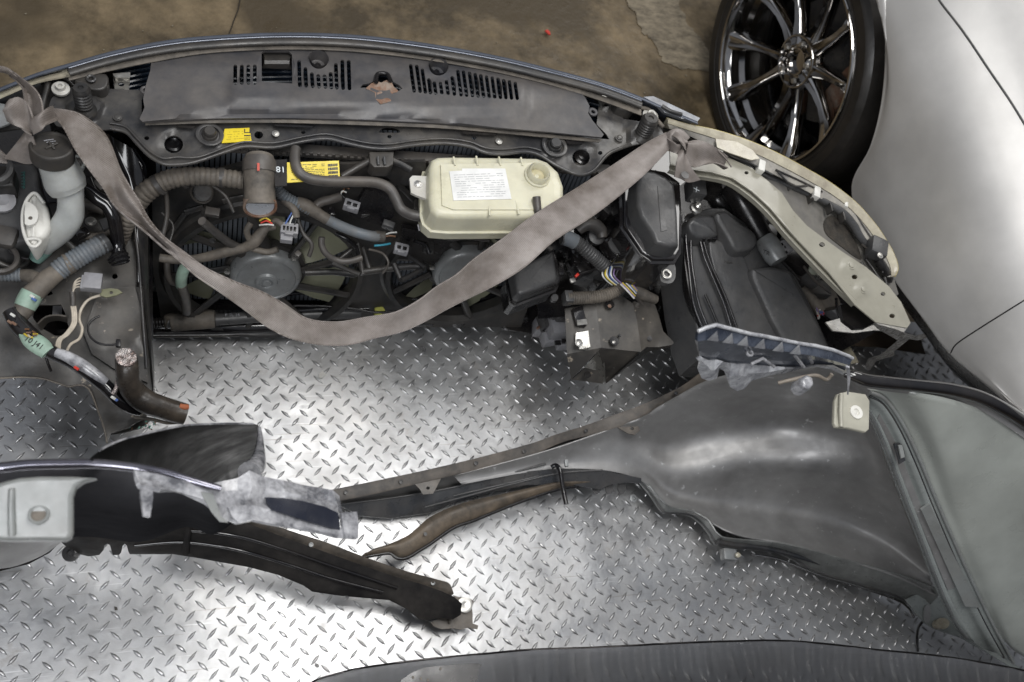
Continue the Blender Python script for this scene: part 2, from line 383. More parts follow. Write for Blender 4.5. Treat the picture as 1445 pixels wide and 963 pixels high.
def bvh(o):
    bpy.context.view_layer.update(); me = o.data; mw = o.matrix_world
    return BVHTree.FromPolygons([mw @ v.co for v in me.vertices], [p.vertices[:] for p in me.polygons])
def drape(tree, x, y, lift=.0015):
    d = ray(x, y).normalized(); h = tree.ray_cast(EYE, d)
    if h[0] is None: return P(x, y, .3)
    n = h[1] if h[1].dot(d) < 0 else -h[1]; return h[0]+n*lift
# ============================================================ SETTING
def ground():
    # concrete floor
    m = mat('stained_concrete', (.052,.038,.020), .5, dust=(.30,.225,.13), damt=.9, dscale=5, spots=((.085,.063,.035), 1.5, .52), bump=.8, bscale=38, rvar=.25)
    bm = bmesh.new(); n = 40
    bmesh.ops.create_grid(bm, x_segments=n, y_segments=n, size=6); 
    bmesh.ops.translate(bm, vec=(1,1,-.064), verts=bm.verts)
    o = finish('concrete_floor', bm, m); o['kind'] = 'structure'
    # scraped clean patch (a stain of its own) and a crack
    mp_ = mat('scraped_concrete', (.36,.30,.21), .6, dust=(.05,.04,.025), damt=.9, dscale=16, bump=.25, bscale=60, stretch=(1,2.2,1))
    rnd = random.Random(4); base = [(884,0),(898,22),(906,45),(920,58),(928,72),(938,88),(960,97),(985,99),(1003,97),(1004,80),(990,58),(975,38),(962,15),(955,-15),(940,-40),(880,-40)]
    ol = [(x+rnd.uniform(-2.5,2.5), y+rnd.uniform(-2.5,2.5)) for x, y in sm2(base, 5)]
    sheet('floor_patch', ol, -.0610, mp_, th=.0006, smooth=0)['kind'] = 'structure'
    cr_ = [(340,-5),(336,15),(330,30),(326,42),(320,55)]
    oo = [(x-1, y) for x, y in cr_]+[(x+.6, y) for x, y in reversed(cr_)]
    sheet('floor_crack', oo, -.0590, mat('crack_dark', (.03,.024,.018), .9), th=.001)['kind'] = 'structure'
    # tread plate with its raised lozenges
    m = mat('tread_plate', (.60,.605,.61), .38, metal=.86, dust=(.34,.31,.28), damt=.35, dscale=4.5, bump=.25, bscale=30, rvar=.12, scratch=.5)
    bm = bmesh.new(); x0, x1, y0, y1 = -1.3, 2.25, -.9, .93
    nx, ny = 60, 34
    G = [[bm.verts.new((x0+(x1-x0)*i/nx, y0+(y1-y0)*j/ny, .0012*noise.noise(Vector((i*.22, j*.22, 0))))) for j in range(ny+1)] for i in range(nx+1)]
    for i in range(nx):
        for j in range(ny): bm.faces.new((G[i][j], G[i+1][j], G[i+1][j+1], G[i][j+1]))
    lo = [G[i][0] for i in range(nx+1)]; 
    for (a, b) in ((0,0),):
        bl = [bm.verts.new((x, y, -.06)) for x, y in ((x0,y0),(x1,y0),(x1,y1),(x0,y1))]; c4 = [G[0][0], G[nx][0], G[nx][ny], G[0][ny]]
    bm.faces.new(bl)
    for row, (p, q) in (([G[i][0] for i in range(nx+1)],(0,1)), ([G[nx][j] for j in range(ny+1)],(1,2)), ([G[nx-i][ny] for i in range(nx+1)],(2,3)), ([G[0][ny-j] for j in range(ny+1)],(3,0))):
        bm.faces.new(row+[bl[q], bl[p]])
    a = math.radians(2.0); s = .0388; ux = Vector((math.cos(a), math.sin(a), 0)); uy = Vector((-ux.y, ux.x, 0)); rnd = random.Random(3)
    NN = 62
    for i in range(-NN, NN):
        for j in range(-NN, NN):
            for k in (0, 1):
                c = ux*s*(i+.5*k)+uy*s*(j+.5*k)+Vector((.011,.007,0))
                if not (x0+.02 < c.x < x1-.02 and y0+.02 < c.y < y1-.02): continue
                th = a+math.radians(45 if k == 0 else -45)+rnd.uniform(-.03,.03); L = .0176*rnd.uniform(.92,1.05); W = .0038*rnd.uniform(.85,1.1); hz = .0026*rnd.uniform(.7,1.1)
                d = Vector((math.cos(th), math.sin(th), 0)); e = Vector((-d.y, d.x, 0)); c.z = .0008
                P0 = [d*L, d*L*.3+e*W, -d*L*.3+e*W, -d*L, -d*L*.3-e*W, d*L*.3-e*W]
                vb = [bm.verts.new(c+p+Vector((0,0,-.003))) for p in P0]; vt = [bm.verts.new(c+p*.68+Vector((0,0,hz*(.55 if q in (0,3) else .9)))) for q, p in enumerate(P0)]
                vm = [bm.verts.new(c+d*L*.35+Vector((0,0,hz))), bm.verts.new(c-d*L*.35+Vector((0,0,hz)))]
                for q in range(6): bm.faces.new((vb[q], vb[(q+1)%6], vt[(q+1)%6], vt[q]))
                bm.faces.new((vt[0], vt[1], vm[0])); bm.faces.new((vt[1], vt[2], vm[1], vm[0])); bm.faces.new((vt[2], vt[3], vm[1]))
                bm.faces.new((vt[3], vt[4], vm[1])); bm.faces.new((vt[4], vt[5], vm[0], vm[1])); bm.faces.new((vt[5], vt[0], vm[0]))
    o = finish('tread_plate_floor', bm, m, ang=60, doubles=False); o['kind'] = 'structure'
ground()
# ============================================================ SILVER CAR
def silver_car():
    root = thing('silver_car', 'silver car at the right edge with a dark chrome multi-spoke wheel', 'car', (1.75,1.4,-.06))
    row0 = [S(1236,-60,.03),S(1246,20,.03),S(1249,80,.03),S(1243,150,.03),S(1228,210,.03),S(1203,265,.03),S(1222,335,.05),S(1265,400,.05),S(1302,450,.05),S(1340,500,.05),S(1398,550,.05),S(1447,592,.05),S(1520,650,.05)]
    def shift(r, dx, dz, k=None):
        return [p+Vector((dx*(k[i] if k else 1), 0, dz*(k[i] if k else 1))) for i, p in enumerate(r)]
    ins = [Vector((p.x+.05, p.y, p.z-.03)) for p in row0]
    rb = []
    for p in row0:
        x = WC.x+(.035-NW.y*(p.y-WC.y))/NW.x; rb.append(Vector((x, p.y, .66-.13*(1.5-p.y))))
    r1 = shift(row0, -.006, .020)
    r2 = [a.lerp(b_, .6)+Vector((-.008,0,.0)) for a, b_ in zip(r1, rb)]
    r3 = shift(rb, .004, .045); r4 = shift(rb, .06, .125); r5 = shift(rb, .17, .20); r6 = shift(rb, .36, .26); r7 = shift(rb, 1.3, .34)
    body = loft('body', [ins, row0, r1, r2, r3, r4, r5, r6, r7], m_silver, root, nu=6, nv=5, th=.004, ang=80)
    T = bvh(body)
    ub = row0[5:]; loft('underbody', [[p+Vector((.015,.0,-.004)) for p in ub], [p+Vector((.10,.0,-.10)) for p in ub], [Vector((p.x+.5,p.y,.16)) for p in ub]], m_black, root, nu=4, nv=2, th=.004)
    def groove(name, path, w, m):
        pts = [drape(T, x, y, .0002) for x, y in [(v.x, v.y) for v in cr([Vector(p) for p in path], 5)]]
        tube(name, pts, w, m, body, seg=8, smooth=False)
    groove('hood_gap', [(1318,-12),(1330,7),(1360,46),(1395,98),(1425,142),(1452,186)], .0026, m_box)
    groove('bumper_gap', [(1452,420),(1420,440),(1385,462),(1352,484),(1343,496),(1340,508)], .0016, m_black)
    # wheel
    wh = thing('wheel', None, None, (0,0,0)); wh.parent = root; wh.location = Vector((0,0,0))-root.location
    nax = NW.normalized(); R = .282
    # tyre is the mesh, rim its child: build tyre as parent mesh
    bpy.data.objects.remove(wh)
    bm = bmesh.new(); ax = nax; u = Vector((0,0,1)); v = ax.cross(u)
    def ring(r, h, n=72): return [WC+ax*h+(u*math.cos(a)+v*math.sin(a))*r for a in (2*math.pi*k/n for k in range(n))]
    prof = [(R-.012,-.01),(R+.004,.006),(R+.012,.010),(R+.018,.0085),(R+.021,.011),(R+.038,.012),(R+.046,.0115),(R+.052,.008),(R+.062,-.002),(R+.067,-.016),(R+.065,-.018),(R+.069,-.03),(R+.069,-.2),(R+.05,-.225),(R,-.225)]
    rings_mesh(bm, [ring(r, h) for r, h in prof], False)
    tyre = finish('wheel', bm, m_tyre, root, 25)
    bm = bmesh.new()
    prof = [(R-.003,-.006),(R+.001,.004),(R-.002,.009),(R-.008,.008),(R-.011,.002),(R-.013,-.012),(R-.020,-.022),(R-.022,-.05),(R-.034,-.062),(R-.036,-.10),(R-.05,-.13),(R-.05,-.20),(R-.02,-.215)]
    rings_mesh(bm, [ring(r, h) for r, h in prof], False)
    rim = finish('rim', bm, m_chrome, tyre, 30)
    # spokes : 6 pairs of curved Y arms
    hubh = -.05; bm = bmesh.new()
    def sp(a, r, h): return WC+ax*h+(u*math.cos(a)+v*math.sin(a))*r
    def spoke(a0, a1):
        secs = []
        for t in (0,.12,.3,.5,.7,.88,1):
            r = .045+(R-.012-.045)*t; a = a0+(a1-a0)*(t**.8); h = hubh+.005+.035*t**2 - .018*math.sin(math.pi*t)
            wd = .024-.011*math.sin(math.pi*min(1,t*1.0))+(.004 if t > .8 else 0); dp = .034
            c = sp(a, r, h); tg = (sp(a+.01, r, h)-sp(a-.01, r, h)).normalized()
            secs.append([c-tg*wd*1.0-ax*dp, c-tg*wd*.95-ax*.004, c-tg*wd*.55+ax*.003, c-ax*.0035, c+tg*wd*.55+ax*.003, c+tg*wd*.95-ax*.004, c+tg*wd-ax*dp])
        rings_mesh(bm, secs)
    for k in range(5):
        b = math.radians(72*k+143)
        spoke(b-.22, b-.27); spoke(b+.22, b+.33)
    finish('spokes', bm, m_chrome, tyre, 45)
    lathe('hub', WC+ax*hubh, ax, [(.080,-.03),(.078,-.006),(.072,.004),(.068,.005),(.064,-.004),(.040,-.006),(.038,.002),(.034,.003),(.032,-.014),(.001,-.016)], m_chrome, tyre, 40)
    for k in range(5):
        a = math.radians(72*k+20); lathe('lug_nut', sp(a, .053, hubh-.006), ax, [(.009,0),(.009,.012),(.007,.018),(.003,.019)], m_steel, tyre, 6)
    lathe('brake_disc', WC+ax*-.14, ax, [(.17,-.01),(.17,0),(.09,0),(.085,.03),(.05,.035),(.001,.035)], m_supp, tyre, 40)
    bx('brake_caliper', sp(math.radians(-70), .15, -.12), (.05,.07,.13), m_rust, tyre, rz=8, bev=.008)
    bm = bmesh.new(); rings_mesh(bm, [ring(.6, -.30, 40), ring(.6, -.25, 40)], True); bm2 = bm
    finish('wheel_liner', bm2, m_black, root)
    tube('valve_stem', [sp(math.radians(184), R-.03, -.03), sp(math.radians(184), R-.045, .0)], .004, m_blue, tyre)
    return root
silver_car()
# ============================================================ FRONT CLIP
CL = thing('car_front_clip', 'cut off car front end with dusty engine bay, fans and hoses on tread plate', 'car part', (.4,.95,0))
ZT = .62
def arc(o=0, x0=None, x1=None):
    p = [(97,95),(160,77),(230,63),(300,55.5),(400,51),(500,54),(600,65.5),(700,83),(780,102),(850,121),(905,141)]
    return [(x, y+o) for x, y in p if (x0 is None or x >= x0) and (x1 is None or x <= x1)]
def clip_front():
    # front bumper skin falls away behind the seal
    e = [P(x, y, ZT-.004) for x, y in [(-40,142),(0,128),(50,108)]+arc(-1)+[(950,160),(985,175)]]
    m_skin = mat('blue_silver_bumper_paint', (.13,.145,.18), .28, metal=.4, coat=.4)
    loft('front_bumper_skin', [e, [p+Vector((0,.012,-.006)) for p in e], [p+Vector((0,.03,-.05)) for p in e]], m_skin, CL, nu=4, nv=3, th=.003)
    e2 = [p+Vector((0,.026,-.05)) for p in e[2:]]
    loft('front_bumper_lower', [e2, [p+Vector((0,.0,-.2)) for p in e2], [p+Vector((0,-.06,-.42)) for p in e2]], m_black, CL, nu=4, nv=3, th=.003)
    tpx('hood_seal', [(x, y, ZT+.003) for x, y in arc(8)], 6.2, m_dusty, CL, flat=.6)
    tpx('bumper_edge', [(x, y, ZT+.001) for x, y in arc(1.5)], 1.7, m_skin, CL)
    o = [(x, y+14) for x, y in arc()]; i = [(x, y+19+ (3 if 100<x<240 or x>800 else 0)) for x, y in arc()]
    loft('seal_flange', [[P(x, y, ZT-.004) for x, y in o], [P(x, y, ZT-.006) for x, y in i]], m_tan, CL, nu=5, nv=1, th=.002)
    # grille slats below the openings
    bm = bmesh.new()
    for k in range(13):
        y0 = 24+k*7.0
        pts = [(x, y+y0, .535) for x, y in arc(0, 150, 860)]
        tube_bm(bm, pts, .0035, seg=8, n=3, flat=1.6)
    finish('grille_slats', bm, m_slat, CL)
    sheet('grille_backing', [(130,100),(300,70),(500,68),(700,95),(880,140),(890,200),(700,195),(400,175),(130,165)], .50, m_black, CL)
    # big dusty cover with its openings
    top = [(214,84),(240,78),(300,71.5),(400,67),(500,70),(600,81),(700,99),(780,118),(818,129)]
    ol = top+[(826,138),(832,150),(830,160),(836,170),(852,190),(849,194),(780,187),(700,180),(620,174),(520,169.5),(400,166.5),(300,167.5),(201,172),(197,168),(204,152),(202,140),(206,120),(212,100)]
    def sst(a, b, x): t = max(0, min(1, (x-a)/(b-a))); return t*t*(3-2*t)
    def zf(x, y):
        top_y = 70+((x-400)/420)**2*58*.86
        k = sst(322,328,x)*(1-sst(738,748,x)); lo = 146+(x-326)*.04
        z = ZT-.012+.010*sst(top_y+2, top_y+22, y)+.006*k*(1-sst(lo-3, lo+1, y))*sst(112,118,y)
        z -= .007*sst(top_y+86-0*x, top_y+90, y) if 250 < x < 800 else 0
        return z+.0015*noise.noise(Vector((x*.02, y*.03, 3)))
    H_ = []
    for x in (332,341.3,350.4,359.6): H_.append(slot(x, 94, x, 117, 5.4))
    H_.append([(369,75),(374,72.5),(407,72.5),(412,77),(412.5,118),(369.5,116)])
    for x, a, b in ((422,88,121),(431,97.5,121.5),(440,105,122),(449,107.5,122.5),(458,108,123),(466.5,104.5,123.5),(474,92,124),(483,87,124.5),(492,87.5,125)): H_.append(slot(x, a, x+1.2, b, 5.4))
    X3 = [579.5,588,596,605,613,621.6,630,638,646,654,662.5,670.5,678.5,686.5,694.5,702.6,710.6,718.7,727]
    T3 = [93,94,99.5,113,117.5,118,115.5,110,101,102,103.6,105.5,107,109,110.5,112,114,115.5,118]
    B3 = [128.5,129,130,131,131.5,131.5,132,133,134,134.5,135,135.5,136,136.7,137.2,137.7,138,138.6,139]
    for x, a, b in zip(X3, T3, B3): H_.append(slot(x, a, x+(b-a)*.14, b, 5.0))
    H_.append(circ(450,84,13.5,13.5)); H_.append(circ(619,94,13.5,13))
    H_.append([(508,124),(512,119.5),(521,118),(527,115),(529,108),(536,104),(545,104.5),(552,110),(555,116),(563,120),(568,125),(562,129),(553,126),(545,128),(534,128),(524,124)])
    g = sheet('grille_cover', ol, zf, m_cover, CL, holes=H_, th=.004, grid=6.5, ang=50)
    # two round pockets and the scooped window
    for cx, cy, s in ((450,84,1),(619,94,1)):
        c = P(cx, cy, ZT-.005); r = 13.2*mpp((cx,cy,ZT))
        bm = bmesh.new(); n = 24; prof = [(r*1.03,.004),(r*.98,.001),(r*.93,-.010),(r*.80,-.018),(r*.55,-.019),(r*.50,-.015),(r*.30,-.015),(r*.29,-.022),(.0004,-.022)]
        rings_mesh(bm, [[c+Vector((math.cos(a)*q, math.sin(a)*q, h)) for a in (2*math.pi*k/n for k in range(n))] for q, h in prof], False)
        pk = finish('fixing_pocket', bm, m_cover, CL, 35)
        bolt((cx-1,cy+3,ZT-.026), 3.0, m_black, pk, washer=False, name='screw')
    sheet('window_scoop', [(370,74),(375,73),(407,73),(411.5,77),(411.5,97),(370,95)], lambda x, y: ZT-.03+.014*math.sin(min(1,max(0,(y-73)/24))*3.14), m_dusty, g, grid=5, th=.003)
    for (cx, cy) in ((205.5,129),(836,159.5)): ringat('mounting_ear', (cx,cy,ZT-.012), 3*mpp((cx,cy,ZT)), 7*mpp((cx,cy,ZT)), .004, m_cover, g)
    # broken hood latch poking through
    lt = sheet('latch_bracket', [(516,125),(524,118),(531,114),(538,117),(546,113),(553,117),(556,123),(564,130),(556,131),(551,134),(552,143),(545,145),(537,147),(530,140),(529,131),(521,127)], lambda x, y: ZT+.004+.004*noise.noise(Vector((x*.1,y*.1,0))), m_rust, CL, th=.005, grid=4, holes=[[(536,134),(541,132),(543,136),(538,138)]])
    tube('latch_striker', [(531,116,ZT+.01),(533,105,ZT),(546,105,ZT),(551,114,ZT+.01)], .004, m_black, lt)
clip_front()
def support():
    low = [(155,183),(177,188),(194,205),(211,222),(230,232.5),(250,234),(277,230),(319,216),(346,208.5),(386,210),(425,202),(461,197.5),(494,205),(522,210.5),(550,211.5),(586,206.5),(627,204),(663,208.5),(685,217),(710,219),(742,216),(764,222),(783,234),(811,247),(825,248),(839,241),(855,222),(868,214),(890,206)]
    up = [(940,196),(932,180),(905,172),(880,168),(862,150),(845,150),(842,176),(856,190),(860,197),(780,190),(700,182),(620,176),(520,171.5),(400,168.5),(300,169),(212,174),(200,165),(200,140),(206,128),(160,126),(125,122),(88,124),(72,140),(66,160),(80,178),(120,186)]
    lows = [(v.x, v.y) for v in cr([Vector(p) for p in low], 4)]
    def zf(x, y):
        z = .59
        for cx, cy, r, h in ((245,204,22,-.006),(820,222.6,22,-.006),(296,191,20,.008),(782,206.5,18,.008),(120,150,26,.012),(905,186,22,.012)):
            d = math.hypot(x-cx, (y-cy)*1.1); z += h*max(0, min(1, (r-d)/5))
        return z+.003*noise.noise(Vector((x*.012,y*.03,0)))
    H_ = [circ(245,204,13.5,12.5), circ(820,222.6,12.5,11.5), circ(365,190.5,6.2,5.5), circ(207,195,3.6,3), circ(141,135,3.4,2.7), circ(428,187,3,2.5), circ(549.6,193,3,2.5), circ(669,195,3,2.5), circ(847,216,3.2,2.8)]
    H_.append(circ(550,187.5,15,8.5,14,180,360)+[(565,187.5)])
    s = sheet('radiator_support', lows+up, zf, m_supp, CL, holes=H_, th=.003, grid=7, ang=50)
    tpx('rolled_lip', [(x, y-1.5, .589) for x, y in low], 2.6, m_supp, s, n=4)
    tpx('inner_bead', [(x, y-9+ (0 if 215<x<300 or x>760 else 0), .593) for x, y in low[:5]]+[(250,222,.593),(280,222,.593)]+[(x, y-8, .593) for x, y in low[7:21]]+[(764,213,.593)], 1.6, m_supp, s, n=4)
    loft('support_flange', [[P(x, y, .606) for x, y in ((205,173),(300,170),(400,169),(520,172),(620,176.5),(700,182.5),(780,190),(850,197))], [P(x, y, .604) for x, y in ((205,177),(300,174),(400,173.5),(520,177),(620,181),(700,187.5),(780,195),(846,201))]], m_tan, s, nu=4, nv=1, th=.003)
    for a, b in (((248,176),(276,180)),((385,174),(442,178)),((652,185),(702,189)),((798,198),(824,203))):
        sheet('dark_notch', [a, (b[0],a[1]+.5+(b[0]-a[0])*.06), (b[0]-3,b[1]+(b[0]-a[0])*.04), (a[0]+3,b[1])], .6, m_black, s, th=.002)
    # rubber bosses, bolts
    for cx, cy in ((296,191),(782,206.5)):
        c = (cx,cy,.597); k = mpp(c)
        lathe('rubber_mount', c, (0,0,1), [(11*k,-.002),(11*k,.003),(9.5*k,.006),(8.6*k,.006),(8.4*k,.012),(7*k,.014),(.001,.014)], m_dusty, s)
        ringat('mount_washer', c, 14*k, 19*k, .003, m_supp, s)
    for c in ((389,189,.594),(704,199.6,.594)): 
        b = bolt(c, 3.4, m_steel, s, name='bolt')
    for c in ((166,166,.594),(874,195,.594)): bolt(c, 4.2, m_supp, s, name='bolt')
    # deep bushes seen in the big holes
    for cx, cy in ((245,206),(820,224)):
        k = mpp((cx,cy,.57)); lathe('bush', (cx,cy,.55), (0,0,1), [(12*k,0),(12*k,.006),(9*k,.008),(5*k,.004),(.001,.004)], m_black, s)
    # hood bump stops
    for cx, cy in ((121,148),(908,184)):
        c = (cx-1,cy+6,.60); k = mpp(c); pr = [(17*k,-.004),(16*k,0),(11.5*k,.004)]
        for q in range(6): pr += [(10.6*k,.006+q*.0065),(12.2*k,.0085+q*.0065),(12.2*k,.0105+q*.0065)]
        pr += [(10.5*k,.046),(9.5*k,.049),(4*k,.049),(3.4*k,.046),(.001,.046)]
        lathe('rubber_bump_stop', c, (-.05,.12,1), pr, m_dusty, CL)
    # short zinc brackets next to the cover
    for q, hx in (([(159,104),(184,102),(182,127),(162,127)],(171,119)), ([(843,137),(855,133),(866,157),(851,159)],(856,149))):
        b = sheet('zinc_bracket', q, lambda x, y: .585+.02*(1 if y < q[0][1]+6 else 0), m_steel, CL, th=.003, holes=[circ(hx[0],hx[1],4.6,3)], grid=5)
    # foam blocks / upper corner clips
    for pts in ([(105,112),(122,104),(150,104),(152,120),(142,127),(118,125),(112,118)], [(868,137),(880,135),(898,141),(900,150),(890,157),(872,151)]):
        b = block('corner_clip', pts, .612, .03, m_dusty, CL, r=.004, smooth=3); cx = sum(p[0] for p in pts)/len(pts); cy = sum(p[1] for p in pts)/len(pts)
        ringat('grommet', (cx,cy-3,.613), .004, .008, .004, m_supp, b)
    for cx, cy in ((86,127),(917,165)):
        k = mpp((cx,cy,.6)); lathe('nylon_adjuster', (cx,cy,.595), (0,0,1), [(12*k,0),(12*k,.004),(7*k,.006),(6*k,.012),(3*k,.012),(2.6*k,.008),(.001,.008)], m_white, CL)
    # left front corner : lamp pocket walls
    loft('corner_edge', [[P(x,y,.60) for x,y in ((-30,140),(10,124),(50,108),(97,97))],[P(x,y,.605) for x,y in ((-30,150),(10,133),(52,116),(102,106))]], m_cream, CL, nu=5, nv=2, th=.003)
    tpx('pocket_rim', [(-10,138,.598),(25,126,.598),(60,110,.598),(95,104,.598),(104,116,.598)], 3, m_dusty, CL)
    sheet('lamp_pocket', [(-30,140),(40,116),(100,100),(112,120),(78,135),(66,160),(50,178),(-30,190)], .56, m_dusty, CL, th=.004)
    tpx('pocket_rib', [(68,110,.592),(66,126,.592),(62,140,.592),(58,160,.59)], 4, m_dusty, CL)
    tpx('pocket_rib', [(68,110,.594),(84,108,.594),(98,114,.594),(104,120,.59)], 2.4, m_dusty, CL)
    sheet('headlamp_glass_piece', [(-20,150),(0,146),(14,152),(20,168),(4,178),(-20,180)], .585, m_motor, CL, th=.004, smooth=3)
    # right front corner: broken dark trim point
    b = sheet('broken_trim', [(908,137),(922,136),(950,149),(988,167),(984,172),(961,167),(938,159),(925,146)], .615, mat('dark_silver_trim',(.16,.17,.19),.3,metal=.5,dust=DU,damt=.4), CL, th=.006)
    tpx('trim_rib', [(934,150,.617),(948,158,.617),(962,162,.617)], 3, m_dusty, b)
    tpx('pocket_rib', [(900,152,.60),(915,155,.60),(924,166,.60),(936,180,.60)], 3, m_tan, CL)
    sheet('lamp_pocket', [(900,142),(940,158),(975,176),(960,182),(925,186),(905,170)], .57, m_dusty, CL, th=.003)
support()
def support_label():
    z = lambda x, y: .5945
    l = sheet('yellow_warning_label', [(317,182),(352,180.5),(355,199.5),(313,202)], z, m_yellow, CL, th=.0012)
    [sheet('label_block_print', q, .5951, m_ink, l, th=.0003) for q in ([(344.6,182.5),(346,182.5),(346,187.8),(344.6,187.8)],[(352,182.5),(353.4,182.5),(353.4,187.8),(352,187.8)],[(344.6,186.8),(353.4,186.8),(353.4,187.8),(344.6,187.8)],[(344.6,190.8),(353.4,190.8),(353.4,192.4),(344.6,192.4)],[(344.6,194.5),(353.4,194.5),(353.4,195),(344.6,195)],[(344.6,196.4),(353.4,196.4),(353.4,196.9),(344.6,196.9)])]; marks('label_print', [(321,185),(344,184),(345,197),(318,199)], z, 4, mat('faint_print',(.45,.34,.02),.5), l, fill=.7, hh=.25)
support_label()
# ---------------------------------------------------------------- fans, radiator
def fans():
    Y0 = .92; U = Vector((0,TK,1)).normalized(); K = Vector((0,1,-TK)).normalized(); my = -K; X_ = Vector((1,0,0))
    def PC(c, a, q, h=0): return c+X_*(math.cos(a)*q)+U*(math.sin(a)*q)+K*h
    def vs(name, ol, m, par, Y=Y0, holes=(), th=.006, smooth=0, grid=0):
        return sheet(name, ol, 0, m, par, holes=holes, th=th, down=K, mp=lambda x, y: V(x, y, Y), smooth=smooth, grid=grid)
    def vc(c, r, n=40):
        out = []
        for k in range(n):
            q = PC(c, 2*math.pi*k/n, r); cc = c2w_inv(q-EYE); out.append((cc.x/cc.z*F+722.5, cc.y/cc.z*F+481.5))
        return out
    def c2w_inv(v): return _e1*v.x-_e2*v.y-_n*v.z
    cl, crr = V(375,384,Y0), V(655,378,Y0); RL, RR = .188, .165
    ctr = [(cl, RL), (crr, RR)]
    # radiator core far behind with vertical fins
    bm = bmesh.new(); x = -.055
    while x < .80:
        bx_bm(bm, Vector((x,.985+TK*.1,.30)), (.0068,.012,.50), Matrix.Rotation(-math.atan(TK),3,'X'), 0); x += .0095
    core = finish('radiator_core', bm, m_core, CL)
    bx('radiator_back', Vector((.38,1.0+TK*.1,.30)), (.92,.012,.50), m_black, core, rx=-math.degrees(math.atan(TK)))
    # top tank bar with a row of crimp teeth
    bm = bmesh.new(); tc_ = P(500,221,.555); bx_bm(bm, Vector((.40,tc_.y+.012,.545)), (.82,.02,.016), None, .003)
    for k in range(60): bx_bm(bm, Vector((.0+k*.0135,tc_.y,.552)), (.008,.006,.006), None, .001)
    finish('radiator_tank', bm, m_hose, CL)
    sh = vs('fan_shroud', [(214,262),(235,246),(300,244),(345,232),(480,228),(610,226),(745,226),(752,300),(750,420),(735,462),(560,462),(330,466),(228,456),(216,380)], m_dusty, CL, holes=[vc(cl, RL), vc(crr, RR)], th=.01, grid=0)
    for c, R in ctr:
        bm = bmesh.new(); n = 56; prof = [(R-.002,.02),(R-.006,-.008),(R,-.022),(R+.010,-.022),(R+.013,-.004),(R+.02,0)]
        rings_mesh(bm, [[PC(c, a, q, h) for a in (2*math.pi*k/n for k in range(n))] for q, h in prof], False)
        finish('fan_ring', bm, m_dusty, sh, 30)
    for c, R, off in ((cl, RL, 10), (crr, RR, 34)):
        # blades behind, stator arms in front, motor in the middle
        bl = []
        for k in range(6):
            a0 = math.radians(60*k+off+8); rows = []
            for t in (0,.35,.7,1):
                r = .05+(R*.96-.05)*t; a = a0+.35*t; w_ = .22+.08*t
                rows.append([PC(c, a+w_*s, r, .028+.018*s) for s in (-.9,-.3,.3,.9)])
            bm = bmesh.new(); G = [[bm.verts.new(p) for p in cr(r_, 3)] for r_ in rows]
            for i in range(3):
                for j in range(len(G[0])-1): bm.faces.new((G[i][j], G[i+1][j], G[i+1][j+1], G[i][j+1]))
            bl.append(bm)
        mo = lathe('fan_motor', c+my*.012, my, [(.072,-.02),(.072,.0),(.069,.008),(.064,.011),(.060,.012),(.058,.010),(.05,.012),(.024,.014),(.021,.019),(.014,.020),(.012,.017),(.009,.017),(.008,.022),(.001,.023)], m_motor, CL, 48)
        for bm in bl:
            geo = bm.faces[:]; 
            finish('fan_blade', bm, m_blade, mo)
        for k in range(9):
            a = math.radians(40*k+off); p0 = PC(c, a, .074, -.004); a2 = a+.22; p1 = PC(c, a2, R+.004, -.012)
            tube('stator_arm', [p0, p0.lerp(p1,.5), p1], [.007,.0062,.0065], m_dusty, sh, seg=6, flat=1.7)
        lathe('motor_carrier', c+K*.008, my, [(.082,-.01),(.082,.006),(.074,.008),(.072,-.01)], m_dusty, sh, 40)
        for k in range(3):
            a = math.radians(120*k+50); p = PC(c, a, .078, -.012); lathe('carrier_screw', p, my, [(.006,-.01),(.006,.004),(.003,.005)], m_steel, mo, 10)
    # ledges and ribs of the shroud's upper face
    
    for (a, b) in (((216,262),(300,246)),((470,262),(560,258)),((560,258),(600,300)),((230,345),(262,300)),((262,300),(288,292)),((288,292),(289,315)),((315,284),(345,278))):
        tube('shroud_rib', [V(a[0],a[1],.905), V(b[0],b[1],.905)], .005, m_dusty, sh, seg=6, flat=1.5, smooth=False)
    ringat('shroud_cup', V(285,272,.905), .017, .021, .008, m_hose, sh, axis=(0,-.5,1)); lathe('shroud_cup_floor', V(285,272,.91), (0,-.5,1), [(.0175,-.004),(.0175,0),(.001,0)], m_dusty, sh)
    tpx('motor_bar', [(285,312,.50),(300,325,.46),(322,342,.42),(343,352,.40)], 6, m_hose, sh)
    # middle black plates (resistor covers)
    for q in ([(494,305),(516,268),(532,272),(556,280),(556,306),(541,320)], [(568,322),(590,326),(642,336),(612,375),(590,371),(564,362)]):
        vs('cover_plate', q, m_gloss if 0 else m_black, CL, Y=.885, th=.012)
    vs('upper_panel', [(480,232),(600,228),(606,262),(560,262),(545,250),(480,256)], m_dusty, sh, Y=.9)
    b = block('wedge_clip', [(521,214),(556,214),(555,232),(548,236),(528,236),(522,230)], .585, .03, m_dusty, CL, r=.002)
    tpx('wedge_arm', [(524,226,.575),(505,236,.565),(482,250,.56)], 5, m_dusty, b, smooth=False, seg=8); tpx('wedge_arm', [(552,226,.575),(566,232,.57),(580,240,.565)], 5, m_dusty, b, smooth=False, seg=8)
    for k in (533, 542): tpx('wedge_pin', [(k,222,.589),(k+1,233,.587)], 2, m_box, b, smooth=False)
    # bottom of the fan bay
    lo = tube('lower_crossmember', [(216,463,.055),(330,462,.055),(450,458,.055),(560,452,.055),(742,448,.05)], .017, m_gloss, CL, seg=16)
    tube('crossmember_lip', [(216,472,.03),(400,470,.03),(470,470,.03)], .008, m_panel, lo)
